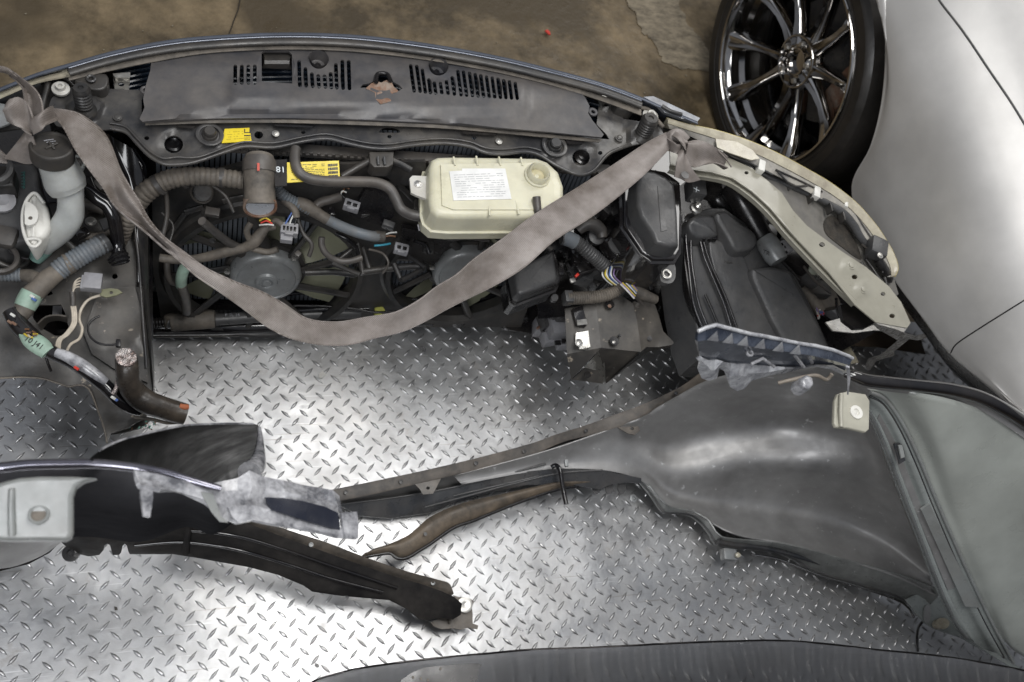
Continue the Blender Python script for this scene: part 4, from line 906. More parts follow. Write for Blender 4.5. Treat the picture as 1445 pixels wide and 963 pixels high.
    tpx('bracket_leg', [(1239,366,.52),(1246,378,.51),(1254,390,.49),(1254,398,.48)], [6,7,6,5], m_black, br)
    for q in ([(1215,370),(1224,384),(1232,398)],[(1222,366),(1232,380),(1242,396)],[(1248,392),(1250,400),(1248,404)]): tpx('housing_fin', [(x,y,.50) for x,y in q], 2.2, m_dusty, br)
    sheet('torn_upper_film', [(1010,196),(1040,200),(1062,212),(1072,224),(1060,226),(1030,216),(1012,208)], lambda x, y: zo(x)+.004, m_tape if 0 else m_cream, CL, th=.002, grid=5)
    # greige wing rail
    ot = [(945,208),(985,208),(1010,215),(1040,228),(1061,237),(1083,255),(1103,272),(1119,297),(1139,319),(1166,339),(1188,355),(1222,377),(1255,405),(1272,427),(1285,456),(1280,463),(1236,455),(1206,430)]
    inn = [(1166,391),(1139,363),(1111,333),(1083,300),(1058,277),(1030,258),(1002,251),(965,246),(945,240)]
    zr = lambda x, y: .585-.06*max(0,(x-1100)/180)+.0
    k_ = lambda cx, cy, r: circ(cx, cy, r, r*.8, 14)
    def zrail(x, y):
        z = zr(x, y)
        # raised flat, dropped flange along the inner edge
        d = min((math.hypot(x-a, y-b)) for a, b in inn_s)
        for cx, cy in ((1201,375),(1218,409)): z += .0045*max(0, min(1, (13-math.hypot(x-cx,(y-cy)*1.1))/3))
        return z
    inn_s = [(v.x, v.y) for v in cr([Vector(p) for p in [(1206,430)]+inn], 6)]
    inn_m = [(x+3.5, y-6.5) for x, y in inn[:6]]+[(x+1, y-8) for x, y in inn[6:]]
    wr = sheet('wing_rail', ot+inn_m, zrail, m_greige, CL, holes=[k_(1160,345.5,4.2), k_(1206,391,4.2), k_(1246,415,3.4), k_(1259,446,4), k_(1053.5,244,3)], th=.003, grid=5, ang=45)
    for x, y in ((1201,375),(1218,409)): bolt((x,y,zr(x,y)+.005), 4.3, m_greige, wr)
    tpx('rail_edge_roll', [(x, y, zr(x,y)-.011) for x, y in [(1207,431)]+inn], 1.6, m_greige, wr)
    im = inn_m[::-1]+[(1208,425)]; ii = inn[::-1]+[(1206,430)]
    loft('rail_step', [[P(x, y, zr(x,y)-.0005) for x, y in im], [P(x-1.5, y+2.2, zr(x,y)-.012) for x, y in im]], m_greige, wr, nu=4, nv=1, th=.002)
    loft('rail_flange', [[P(x-1.5, y+2.2, zr(x,y)-.012) for x, y in im], [P(x, y, zr(x,y)-.010) for x, y in ii], [P(x, y, zr(x,y)-.010)+Vector((0,0,-.012)) for x, y in ii]], m_greige, wr, nu=4, nv=2, th=.002)
    sheet('rail_cut_face', [(1206,430),(1236,455),(1222,463),(1206,464),(1190,452),(1186,430)], .50, m_gloss, wr, th=.01)
    sheet('lower_wing_skin', [(1165,455),(1190,448),(1206,462),(1222,463),(1240,456),(1280,463),(1275,470),(1235,466),(1205,470),(1175,467)], .42, m_steel, CL, th=.004, grid=6)
    sheet('dark_liner', [(1178,470),(1210,470),(1240,466),(1282,470),(1300,480),(1306,500),(1240,490),(1190,488)], .06, mat('brown_dirty_liner',(.05,.035,.022),.6,dust=DU,damt=.2), CL, th=.003)
    zt_ = lambda x, y: .46-(y-466)*.004+.008*noise.noise(Vector((x*.15,y*.15,1)))
    tp = sheet('torn_tape', [(1232,456),(1262,464),(1278,470),(1292,474),(1304,471),(1308,477),(1296,480),(1284,478),(1272,488),(1262,496),(1262,502),(1248,506),(1236,510),(1228,522),(1222,516),(1226,506),(1244,500),(1256,490),(1268,480),(1258,474),(1240,464)], zt_, m_tape, CL, th=.003, grid=3)
    sheet('torn_film', [(1180,490),(1198,486),(1206,500),(1212,512),(1200,514),(1190,505)], .10, m_cream, CL, th=.002, grid=4)
right_side()
# ---------------------------------------------------------------- left side of the bay
def left_side():
    zp = lambda x, y: .40-.10*max(0,(y-300)/300)+.010*noise.noise(Vector((x*.02,y*.02,5)))
    ol = [(-30,300),(40,290),(120,280),(182,285),(192,300),(198,360),(204,430),(212,507),(216,556),(207,588),(180,604),(156,612),(151,626),(147,606),(139,582),(128,554),(119,545),(108,544),(97,546),(78,540),(62,535),(42,533),(20,533),(-30,536)]
    hole = [(50,431),(86,430),(91,440),(97,462),(92,474),(78,474),(56,462),(46,448)]
    pn = sheet('inner_apron', ol, zp, m_panel, CL, holes=[hole, circ(162,390,4,4), [(64,412),(72,410),(75,415),(68,418)]], th=.004, grid=11)
    sheet('lower_apron', [(-30,300),(120,290),(215,300),(216,480),(150,540),(-30,525)], lambda x, y: .27, m_gloss, CL, th=.004)
    tpx('apron_edge', [(-30,536,.325),(20,533,.325),(42,533,.326),(62,535,.325),(78,540,.325),(97,546,.322),(108,544,.322),(119,545,.32),(128,554,.32),(139,582,.31),(147,606,.30),(151,626,.295)], 1.3, m_tipdust, pn, n=4)
    loft('apron_wall', [[P(x,y,z) for x,y,z in ((186,262,.45),(192,310,.43),(198,370,.40),(204,430,.37),(212,507,.33),(216,556,.31))], [P(x,y,z) for x,y,z in ((206,262,.44),(209,310,.42),(209,370,.39),(211,430,.36),(216,507,.325),(218,556,.305))], [P(x,y,z-.3) for x,y,z in ((206,262,.44),(209,310,.42),(209,370,.39),(211,430,.36),(217,507,.325),(218,556,.305))]], m_supp, CL, nu=5, nv=2, th=.003, ang=30)
    tpx('seam_rib', [(190,316,.425),(196,372,.40),(201,440,.37),(207,520,.335)], 2, m_supp, pn)
    sheet('step_panel', [(118,470),(140,408),(190,404),(200,440),(207,510),(208,540),(160,520),(130,500)], lambda x, y: zp(x,y)+.008, m_panel, pn, th=.006, grid=10)
    loft('hole_lip', [[P(x,y,.37) for x,y in ((54,458),(66,448),(82,446),(94,448))],[P(x,y,.345) for x,y in ((60,466),(68,456),(82,453),(95,456))]], m_panel, pn, nu=4, nv=2, th=.003)
    bx('hole_block', (82,438,.30), (.016,.03,.02), m_greypl, pn)
    # black body of the corner behind : firewall boxes, glossy side
    block('black_side_tank', [(150,186),(190,205),(206,232),(208,262),(207,330),(205,400),(192,400),(190,300),(178,250),(160,215)], lambda x, y: .50-(y-200)*.0006, .2, m_gloss, CL, r=.008)
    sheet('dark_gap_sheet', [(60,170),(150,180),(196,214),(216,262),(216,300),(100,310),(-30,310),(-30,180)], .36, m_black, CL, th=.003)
    block('left_black_box', [(-30,232),(20,228),(52,232),(56,262),(70,290),(60,320),(40,340),(-30,345)], .46, .10, m_box, CL, r=.01, smooth=2)
    block('left_black_box', [(-30,234),(16,232),(22,240),(20,262),(-30,266)], .50, .05, m_dusty, CL, r=.008)
    bm = bmesh.new(); [tube_bm(bm, [(30,244+k*4,.461),(35,243+k*4.3,.461),(33,247+k*4,.461)], .0009, seg=5) for k in range(6)]; finish('faded_teal_print', bm, mat('teal_ink',(.03,.13,.12),.5), CL)
    tpx('black_shell_rim', [(-30,352,.44),(0,372,.43),(22,378,.42),(38,370,.41),(44,352,.41)], 4, m_dusty, CL)
    lathe('small_white_disc', (2,283,.47), (.2,-.1,1), [(.022,-.004),(.022,.003),(.012,.006),(.008,.004),(.001,.004)], m_greypl, CL)
    bx('grey_lump', (2,334,.46), (.05,.04,.02), m_hose, CL, rz=-12, bev=.012); ringat('black_ring', (3,368,.44), .02, .028, .01, m_hose, CL)
    ringat('grey_ring', (-8,242,.52), .02, .03, .012, m_box, CL)
    # washer filler: cap, translucent neck, bent pipe
    k = mpp((75,210,.60)); ax = Vector((-.05,-.32,.95)).normalized(); ax2 = Vector((.05,.22,1)).normalized()
    c = P(73,205,.625)
    f = tpx('washer_filler_neck', [(76,214,.605),(80,228,.59),(87,245,.57),(92,258,.555),(97,268,.545)], [23,25,27,28,25], m_neck, CL, seg=28)
    cp = lathe('black_cap', c, ax2, [(25*k,-.030),(29*k,-.026),(29.5*k,-.004),(27.5*k,0),(25*k,.001),(23.5*k,-.003),(13*k,-.004),(.001,-.004)], m_dusty, f, 40)
    bx('cap_grip', c+ax2*-.001, (.022,.004,.003), m_dusty, cp, rz=35, bev=.002); bx('cap_grip', c+ax2*-.001, (.016,.004,.003), m_dusty, cp, rz=-55, bev=.002)
    for a in range(3): tube('cap_print', [c+ax2*-.003+Vector((-.012+.004*a,.010-.003*a,0)), c+ax2*-.003+Vector((.002+.003*a,.014-.003*a,0))], .0007, m_inkgrey, cp, seg=6)
    bx('neck_clip', (63,234,.585), (.012,.02,.014), m_white, f, rz=15, bev=.003)
    tpx('washer_pipe', [(96,262,.545),(99,274,.535),(100,290,.52),(98,306,.50),(88,322,.48),(76,335,.46),(66,346,.44),(58,356,.42)], [22,18,17.5,18.5,18,16,13,10], m_neck, f, seg=22)
    tpx('teal_tip', [(62,350,.432),(56,358,.42),(50,367,.41)], [13,12,9], mat('teal_plastic',(.20,.33,.29),.4,sss=.2), f)
    sheet('filler_tab', [(104,218),(116,220),(120,232),(114,244),(104,238)], .53, m_neck, f, th=.008); bolt((109,229,.532), 5, m_hose, f)
    # white lamp base pod
    w_ = block('white_shell', [(46,271),(52,273),(60,281),(67,290),(70,306),(71,320),(66,330),(60,336),(57,342),(50,349),(43,349),(37,341),(33,328),(31,310),(33,293),(38,281)], .50, .05, m_cwhite, CL, r=.010, crown=.012, smooth=2, taper=-.004)
    sheet('shell_boss', [(36,287),(42,286),(50,292),(54,302),(52,312),(46,317),(35,316)], .516, m_cwhite, w_, th=.004, smooth=2); lathe('shell_stain', (43,308,.5165), (0,0,1), [(.003,0),(.003,.0006),(.001,.0006)], m_tan, w_)
    tube('shell_lip', [P(x,y,.503) for x,y in ((62,287),(50,273),(40,279),(33,295),(31.5,312),(34,330),(41,345),(50,348),(57,341),(50,337),(38,338))], .0028, m_cwhite, w_)
    # hoses
    h = tpx('glossy_black_hose', [(112,264,.50),(124,270,.50),(140,282,.495),(152,290,.49),(160,305,.48),(164,325,.46),(166,345,.44),(168,364,.43)], [9,9.5,10,10.5,10,9.5,9.5,10], m_gloss, CL, seg=18)
    tpx('foil_wrap', [(112,262,.502),(118,267,.502),(128,273,.50),(138,279,.498)], [6,8,7,5], m_foil, h)
    tpx('cracked_end', [(164,360,.437),(168,366,.435),(171,374,.43)], [13,14,11], m_black, h, corr=(.005,.002))
    tpx('dusty_hose', [(108,318,.42),(118,330,.42),(134,334,.42),(150,330,.42),(160,322,.43)], 6, m_tan, CL); tpx('dusty_hose', [(150,300,.42),(162,288,.43),(176,284,.44)], 7, m_tan, CL)
    tpx('dusty_hose', [(120,292,.42),(134,292,.42),(148,296,.42)], 8, m_hose, CL)
    bolt((128,313,.43), 5, m_steel, CL); tpx('zinc_pipe', [(92,340,.41),(100,346,.41),(108,354,.41)], 4, m_steel, CL, smooth=False)
    c = tpx('grey_corrugated_conduit', [(146,344,.45),(130,352,.45),(110,364,.445),(92,375,.44),(80,384,.435)], 13.5, m_blue, CL, corr=(.0065,.0012), seg=22)
    tpx('conduit_end', [(138,347,.45),(146,344,.45),(152,341,.45)], [14,14.5,13], m_box, c)
    tpx('conduit_band', [(92,374,.44),(95,373,.44),(98,371,.44)], 15.5, m_tan, c, smooth=False)
    tpx('grey_corrugated_conduit', [(-30,388,.42),(0,388,.42),(16,388,.42),(30,388,.42)], 9, m_blue, CL, corr=(.0055,.0011), seg=18)
    tw = tpx('taped_harness', [(84,382,.437),(68,394,.435),(54,408,.43),(42,420,.425),(34,436,.42),(24,450,.415),(16,452,.41)], [12,14,14,15,13,11,7], m_tan, CL, seg=18)
    tpx('taped_harness_branch', [(28,388,.42),(42,390,.425),(54,396,.43)], [8,10,11], m_tan, tw)
    tpx('green_tape', [(46,414,.428),(40,424,.424),(35,434,.42)], [15.5,15.5,14.5], m_teal, tw)
    lm = tpx('main_loom', [(16,440,.42),(26,458,.42),(42,474,.42),(58,488,.42),(78,500,.42),(104,512,.42),(126,526,.42),(148,544,.41),(166,562,.40),(184,574,.39),(200,580,.385)], [12,13,13,12,10,10,11,10,10,10,8], m_gloss, CL, seg=18)
    tpx('grey_tape', [(80,498,.428),(96,504,.43),(116,516,.428),(136,530,.424),(150,540,.418)], [7,8,9,8,6], m_scuff_glint, lm)
    b = tpx('green_tag', [(28,466,.428),(42,478,.428),(56,488,.428),(68,498,.428)], [4,12,13.5,11], m_teal, lm, flat=.5)
    text('tag_print', '10 J41', (48,484,.428+13.4*.5*mpp((48,484,.428))+.0005), .013, -34, m_ink, b)
    rnd = random.Random(6)
    for i in range(10):
        x, y = 34+rnd.uniform(0,16), 462+rnd.uniform(0,14); tpx('wire_end', [(x,y,.437),(x+rnd.uniform(2,7),y+rnd.uniform(-2,5),.44)], 1.3, [m_rust,wires[1],m_wcream,wires[4]][i%4], lm, smooth=False, seg=6)
    for (x, y, m) in ((46,419,wires[0]),(48,423,wires[2]),(18,445,wires[0]),(14,455,m_rust),(20,457,m_rust),(108,520,m_red),(160,562,wires[0]),(163,564,wires[2])): tpx('tape_scrap', [(x-3,y-2,.442),(x+3,y+2,.442)], 2, m, lm, smooth=False, seg=6)
    d = tpx('thick_taped_duct', [(178,506,.46),(180,522,.455),(182,540,.44),(192,556,.42),(208,568,.41),(228,575,.40),(246,581,.39),(262,585,.385)], [15,16,16,17,17,16,16,15], m_duct, CL, seg=24)
    sheet('foil_end', circ(178,504,15,13), lambda x, y: .478+.006*noise.noise(Vector((x*.3,y*.3,0))), m_foil, d, th=.006, grid=3)
    tpx('foil_trim', [(160,556,.43),(164,548,.435),(166,536,.44),(168,524,.45)], [4,3,2.5,2], m_foil, d)
    tpx('orange_tip', [(254,574,.403),(260,575,.403),(264,575,.40)], 4.5, m_rustbright, d)
    tpx('dry_rot_edge', [(190,590,.385),(215,592,.385),(235,597,.38),(252,596,.38)], 2.4, m_tan, d)
    # white connector and ground wires
    cc = bx('white_connector', (131,399,.42), (.030,.030,.018), m_greypl, CL, rz=-5, bev=.002); bx('connector_collar', (118,400,.42), (.008,.026,.014), m_greypl, cc, rz=-5)
    for y in (394,398,402,406): tpx('cream_wire', [(118,y,.42),(112,y-1,.418),(105,y+6-(y-394)*.4,.415),(102,418,.41)], 1.2, m_wcream, cc)
    tpx('grey_sleeve', [(102,412,.41),(103,422,.405),(103,432,.40)], 4, m_hose, CL)
    for o in (-2.4, 0, 2.4): tpx('cream_wire', [(103+o,430,.40),(105+o,444,.40),(104+o,458,.40),(94+o,472,.405),(84+o,480,.41),(82+o,494,.42),(88+o,506,.42)], 1.7, m_wcream, CL)
    tpx('cream_wire', [(150,416,.40),(138,418,.40),(124,424,.395),(114,438,.39),(112,452,.385),(116,464,.385),(112,478,.39),(100,486,.40),(94,496,.41)], 2, m_wcream, CL)
    sheet('ground_lug', [(142,409),(155,407),(166,408),(173,413),(164,417),(150,420),(141,417)], .405, m_olive, CL, th=.003, holes=[circ(157,413,2.6,2.2)])
    tpx('cable_tie', [(141,446,.385),(130,452,.385),(124,462,.385),(128,476,.385),(140,485,.385),(156,487,.385),(167,485,.385)], 1.6, m_black, CL); bx('tie_head', (167,485,.385), (.008,.014,.008), m_black, CL)
    tpx('loose_lead', [(64,500,.40),(68,514,.39),(72,524,.38)], 2, m_black, CL)
    # bottom pocket with glass
    sheet('sill_plate', [(150,556),(166,552),(200,585),(214,592),(200,604),(170,612),(152,614),(146,600)], .27, m_panel, CL, th=.004)
    sheet('pale_sill', [(160,566),(176,570),(190,590),(176,598),(160,592)], .275, m_pale, CL, th=.003); sheet('grey_bar', [(143,552),(153,556),(153,582),(142,582)], .31, m_motor, CL, th=.01)
    ringat('wire_ring', (158,596,.285), .012, .015, .004, m_black, CL)
left_side()
# ---------------------------------------------------------------- small clutter of the bay
def clutter():
    rnd = random.Random(21)
    C = [[(228,300,.42),(244,318,.41),(240,340,.40)],[(300,262,.50),(318,276,.49),(330,300,.48)],[(232,250,.50),(236,300,.45),(228,340,.42)],[(420,310,.44),(428,330,.43),(440,345,.42),(436,362,.40)],
         [(446,300,.45),(470,312,.44),(492,318,.44)],[(500,262,.46),(530,280,.45),(548,300,.44)],[(560,245,.50),(590,262,.49),(604,292,.48)],[(520,352,.42),(540,358,.41),(548,372,.40),(540,386,.38)],[(585,340,.42),(600,346,.41),(606,358,.40)],
         [(610,330,.42),(636,338,.41),(660,336,.41),(690,340,.40)],[(700,336,.42),(716,350,.41),(724,366,.40)],[(740,338,.44),(760,342,.43),(778,352,.42)],[(796,318,.46),(806,306,.46),(820,300,.46),(834,304,.46)],
         [(100,300,.44),(112,316,.43),(110,338,.42)],[(128,250,.50),(136,268,.49),(150,276,.48)],[(108,240,.52),(118,252,.51),(122,268,.50)],[(146,236,.48),(160,250,.47),(166,270,.47)],[(10,352,.45),(24,362,.44),(40,366,.44)],
         [(1020,248,.48),(1040,262,.47),(1060,284,.46)],[(1082,312,.43),(1100,322,.43),(1116,338,.42)],[(1100,366,.41),(1118,384,.40),(1130,400,.38)],[(1134,376,.42),(1150,396,.40),(1172,414,.38)],[(880,405,.36),(898,420,.35),(916,440,.33)]]
    for q in C: tpx('bay_cable', q, rnd.uniform(1.6,3.6), rnd.choice([m_black,m_hose,m_dusty,m_hose]), CL, seg=8)
    for x, y, z in ((236,256,.49),(300,300,.45),(420,360,.40),(468,300,.45),(515,300,.44),(548,318,.43),(588,290,.47),(604,350,.40),(700,352,.41),(752,350,.41),(812,312,.45),(118,300,.45),(142,262,.49),(116,330,.43),(150,318,.43),(1066,292,.45),(1110,330,.42),(1126,396,.38),(896,432,.34)):
        bx('bay_clip', (x,y,z), (rnd.uniform(.010,.026),rnd.uniform(.010,.022),rnd.uniform(.008,.016)), rnd.choice([m_black,m_dusty,m_box,m_hose,m_gloss]), CL, rz=rnd.uniform(-40,40), bev=.0015)
    # four pressed ribs and bolts on the shroud corner, dirt-filled seam marks on the support
    for x, y, z in ((262,262,.50),(300,340,.42),(548,232,.54),(590,236,.54),(598,316,.44),(226,330,.43)): bolt((x,y,z), 3, m_supp, CL)
clutter()
# ============================================================ STRAP
def strap():
    root = thing('tie_strap', 'grey webbing strap knotted at both ends and sagging across the engine bay', 'strap', (.4,.9,.45))
    A = [(68,155),(84,155),(111,161),(139,180),(155,202),(169,238),(182,262),(196,284),(211,311),(233,336),(261,357),(291,379),(333,398.5),(369,412),(400,429),(433,450),(475,455),(516,448.5),(558,441),(591,424),(616,405),(644,388),(669,366),(710,337),(755,303),(811,268),(866,233),(911,203),(940,188)]
    B = [(66,158),(78,166),(92,184),(104,207),(119,230),(144,263),(160,288),(178,306),(206,328),(230,349),(250,366),(277,390),(308,411),(343,436),(372,458),(405,476),(447,486),(490,487),(530,477),(568,468),(599,454),(626,439),(655,424),(696,404),(740,377),(783,339),(839,303),(905,250),(946,208)]
    n = len(A); za = []
    for i in range(n):
        t = A[i][0]; kx = [(60,.64),(110,.645),(155,.625),(210,.57),(300,.51),(440,.47),(560,.50),(650,.57),(715,.622),(800,.634),(950,.645)]
        for (x0, z0), (x1, z1) in zip(kx, kx[1:]):
            if x0 <= t <= x1: za.append(z0+(z1-z0)*(t-x0)/(x1-x0)); break
    rows = []
    for f in (0,.25,.5,.75,1):
        rows.append([P(A[i][0]+(B[i][0]-A[i][0])*f, A[i][1]+(B[i][1]-A[i][1])*f, za[i]+.004*math.sin(f*3.14)+(.012*math.sin(f*6) if 5 < i < 10 else 0)) for i in range(n)])
    w_ = loft('webbing', rows, m_strap, root, nu=5, nv=3, th=.0022, ang=70)
    for e in (rows[0], rows[-1]): tube('selvedge', [p+Vector((0,0,.0004)) for p in e], .0014, m_strap, w_, seg=6, n=4)
    def rib(name, a, b, par=root, sh=.006, nv=3):
        n = len(a); rr = []
        for f in (0,.33,.66,1): rr.append([pt(p).lerp(pt(q), f)+Vector((0,0,sh*math.sin(f*3.14*1.5+i*.5))) for i, (p, q) in enumerate(zip(a, b))])
        return loft(name, rr, m_strap, par, nu=6, nv=nv, th=.0025, ang=80)
    # right knot
    kn = rib('knot', [(936,192,.64),(944,186,.65),(952,184,.655),(962,187,.655),(972,196,.65)], [(946,206,.64),(946,203,.655),(950,201,.662),(958,203,.66),(964,206,.65)])
    rib('knot_wrap', [(944,190,.645),(952,196,.668),(960,206,.668),(966,216,.66)], [(956,184,.645),(968,192,.664),(976,202,.664),(974,214,.655)], sh=.010)
    rib('knot_wrap', [(940,196,.64),(946,203,.66),(955,207,.665),(966,204,.65)], [(944,207,.64),(950,212,.655),(960,215,.66),(969,212,.65)], sh=.008)
    rib('strap_tail', [(957,210,.65),(955,220,.655),(952,234,.65),(949,254,.63)], [(972,212,.655),(974,222,.66),(980,238,.65),(989,254,.635)], sh=.010)
    rib('strap_tail', [(966,202,.66),(980,200,.66),(995,206,.655),(1010,216,.64),(1024,226,.63)], [(970,218,.655),(982,232,.65),(998,229,.645),(1012,229,.64),(1026,238,.63)], sh=.012)
    lathe('eyelet', P(966.5,247.5,.648), (0,0,1), [(.0085,0),(.0085,.001),(.001,.0012)], m_black, root)
    tpx('frayed_edge', [(1012,212,.65),(1024,224,.64),(1032,236,.63)], 1.2, m_strap, root)
    # left knot : upper loop, curl and tails
    rib('strap_loop', [(-4,99,.66),(14,103,.665),(36,118,.67),(54,137,.675),(60,158,.67),(56,180,.65),(44,190,.63)], [(-10,97,.655),(6,100,.66),(22,110,.665),(33,126,.67),(34,145,.665),(28,158,.65),(18,166,.635)], sh=.008)
    rib('strap_curl', [(4,158,.67),(12,146,.68),(26,142,.68),(38,150,.672),(46,170,.66)], [(8,166,.66),(18,172,.665),(30,178,.66),(38,186,.65),(46,192,.64)], sh=.010)
    rib('strap_curl', [(6,150,.66),(14,141,.668),(26,142,.672)], [(10,162,.65),(20,164,.655),(34,158,.655)], sh=.004)
    rib('knot', [(44,168,.66),(56,162,.672),(66,158,.668),(76,154,.655)], [(46,186,.655),(58,180,.668),(66,172,.665),(80,168,.65)], sh=.008)
    rib('strap_tail', [(34,187,.63),(26,200,.62),(16,214,.60),(6,227,.585)], [(46,190,.64),(50,206,.625),(52,220,.605),(52,230,.59)], sh=.006)
    rib('strap_tail', [(-30,196,.60),(-8,206,.60),(8,222,.59)], [(-30,226,.58),(-8,228,.58),(10,230,.58)], sh=.004)
strap()
# ============================================================ RIGHT FENDER
def right_fender():
    root = thing('front_fender', 'right hand fender lying inside-out, grey undercoated arch with green-grey rear half', 'fender', (1.3,.4,0))
    # dusty bolt flange that runs along its upper edge
    tp = [(466,692),(520,681),(600,664),(680,645),(750,626),(783,614),(825,601),(866,586),(902,573),(936,558),(965,543),(988,526)]
    bt = [(474,708),(530,697),(606,679),(690,659),(752,642),(792,625),(834,614),(872,603),(912,588),(949,570),(978,556),(1000,540)]
    zf = [.10,.10,.105,.11,.12,.13,.14,.16,.18,.21,.24,.28]
    T = [P(x,y,z) for (x,y),z in zip(tp,zf)]; B = [P(x,y,z-.004) for (x,y),z in zip(bt,zf)]
    fl = loft('bolt_flange', [[p+Vector((0,.002,-.03)) for p in T], T, [a.lerp(b,.12)+Vector((0,0,.003)) for a,b in zip(T,B)], [a.lerp(b,.85)+Vector((0,0,.001)) for a,b in zip(T,B)], B], m_flange, root, nu=5, nv=2, th=.003, ang=60)
    for x, y, z in ((488,695,.106),(566,680,.108),(672,654,.116),(740,637,.125),(827,608,.147),(954,555,.235)): lathe('flange_dimple', (x,y,z), (0,0,1), [(.0045,-.002),(.0045,.0008),(.003,.001),(.0026,-.0005),(.001,-.0005)], m_supp, fl)
    for q, h in (([(579,681),(628,669),(622,676),(616,688),(611,697),(597,698),(592,690),(586,684)],(604,689)), ([(871,603),(903,594),(901,602),(903,608),(896,614),(886,612),(878,607)],(892,605))):
        sheet('bolt_tab', q, .10 if q[0][0] < 700 else .155, m_flange, fl, th=.003, holes=[circ(h[0],h[1],2.6,2.2)])
    # narrow lower part, shade darkened into its skin colour
    zl = lambda x, y: .07+.05*max(0,(x-600)/300)-.0006*(y-650)
    lip = sheet('front_inner_skin', [(472,704),(530,694),(606,677),(690,657),(752,640),(792,624),(834,613),(872,602),(912,588),(930,600),(935,650),(925,690),(914,692),(905,681),(884,680),(862,683),(845,690),(800,682),(780,684),(745,683),(700,692),(668,700),(633,712),(612,722),(600,724),(575,727),(550,731),(528,731),(507,727),(488,716)], lambda x, y: max(.012, zl(x, y)-.018-.09*max(0,(x-800)/100)), m_skin2, root, th=.003, grid=14)
    sheet('front_black_band', [(478,713),(530,706),(600,697),(660,681),(720,668),(790,661),(850,664),(905,675),(905,682),(884,681),(862,684),(845,691),(800,683),(745,684),(700,693),(668,701),(633,713),(612,723),(600,725),(575,728),(550,732),(507,728)], lambda x, y: zl(x,y)+.008, m_deep, lip, th=.003, grid=14)
    for q in ([(480,712),(560,702),(640,688),(720,668),(770,655)],[(600,716),(660,700),(720,684),(790,668),(850,664)],[(640,700),(700,686),(760,672)]): tpx('pressed_bead', [(x, y, zl(x,y)+.009) for x, y in q], 1.6, m_box, lip)
    # dusty curved stay below
    up = [(511,784),(527,775),(546,769),(563,762),(578,754),(590,744),(605,731),(633,717),(668,706),(710,697),(750,688),(790,680),(830,680)]
    dn = [(515,787),(532,784),(550,782),(561,789),(575,788),(592,778),(608,768),(640,746),(668,736),(712,718),(752,703),(795,690),(832,686)]
    z_ = .09; A = [P(x,y,z_) for x,y in up]; C = [P(x,y,z_-.01) for x,y in dn]
    st = loft('arch_stay', [A, [a.lerp(c,.3)+Vector((0,0,.012)) for a,c in zip(A,C)], [a.lerp(c,.75)+Vector((0,0,.010)) for a,c in zip(A,C)], C], m_staytan, root, nu=5, nv=4, th=.004, ang=70)
    tpx('stay_edge', [(x, y-1, z_-.006) for x, y in dn], 2.6, m_black, st); lathe('stay_hole', P(600,754,.105), (0,0,1), [(.004,0),(.004,.002),(.001,.002)], m_black, st)
    tpx('wire_hook', [(778,660,.12),(784,657,.125),(790,663,.13),(793,680,.125),(796,698,.12),(799,712,.12)], 3.4, m_gloss, root); bx('hook_clip', (799,654,.14), (.008,.016,.008), m_motor, root)
    for x in (842, 860, 878): sheet('edge_tooth', [(x-5,680),(x+5,680),(x+6,692),(x+2,697),(x-3,697),(x-6,691)], .085, m_box, root, th=.003)
    lathe('edge_washer', (893,704,.06), (0,0,1), [(.009,0),(.009,.004),(.005,.005),(.004,.001),(.001,.001)], m_motor, root)
    # main arch skin, inside face towards us : deep hollow, then rolled lip along the opening
    r0 = [(640,672,.10),(760,640,.12),(850,610,.145),(905,590,.18),(930,575,.22),(960,558,.27),(1000,538,.36),(1060,525,.46),(1130,520,.56),(1190,520,.62),(1230,555,.62)]
    r1 = [(642,674,.095),(763,646,.11),(853,622,.125),(908,620,.12),(940,625,.11),(985,612,.13),(1040,598,.18),(1100,590,.22),(1160,590,.29),(1215,598,.36),(1245,640,.40)]
    r2 = [(645,677,.092),(767,652,.10),(857,636,.11),(908,645,.10),(945,663,.095),(990,662,.11),(1050,655,.14),(1110,655,.18),(1170,662,.22),(1230,675,.27),(1272,712,.30)]
    r3 = [(648,680,.09),(770,657,.095),(860,648,.10),(910,664,.085),(945,692,.065),(990,703,.06),(1050,708,.06),(1120,715,.065),(1190,730,.08),(1250,755,.11),(1308,800,.13)]
    r3b = [(650,682,.089),(772,660,.094),(863,657,.096),(912,674,.082),(942,704,.068),(987,719,.066),(1045,738,.066),(1115,745,.07),(1190,764,.08),(1255,788,.10),(1314,824,.115)]
    r4 = [(652,684,.088),(774,663,.093),(866,666,.095),(914,684,.08),(938,712,.07),(985,728,.078),(1040,755,.09),(1110,768,.10),(1190,790,.11),(1260,812,.12),(1320,840,.125)]
    sk = loft('arch_skin', [r0, r1, r2, r3, r3b, r4], m_finner, root, nu=6, nv=6, th=.003, ang=90)
    e0 = [(915,686,.082),(930,704,.08),(947,716,.08),(977,722,.08),(1000,736,.085),(1013,755,.088),(1035,761,.09),(1100,767,.10),(1156,780,.11),(1211,795,.115),(1278,814,.12),(1330,834,.125)]
    e1 = [(905,681,.05),(920,699,.05),(936,722,.05),(950,724,.05),(977,728,.05),(999,748,.05),(1011,767,.05),(1033,773,.05),(1100,780,.045),(1156,808,.045),(1211,824,.045),(1278,847,.045),(1296,868,.045)]
    aa = cr([P(*p) for p in e0], 4); bb = cr([P(*p) for p in e1], 4)
    f_ = lambda L_, t: L_[min(len(L_)-1, int(t*(len(L_)-1)+.5))]
    A = [f_(aa, i/30) for i in range(31)]; B = [f_(bb, i/30) for i in range(31)]
    lp = loft('arch_lip', [A, [a.lerp(b,.5)+Vector((0,0,.008)) for a,b in zip(A,B)], B, [b+Vector((0,0,-.012)) for b in B]], m_arch, sk, nu=2, nv=3, th=.003, ang=80)
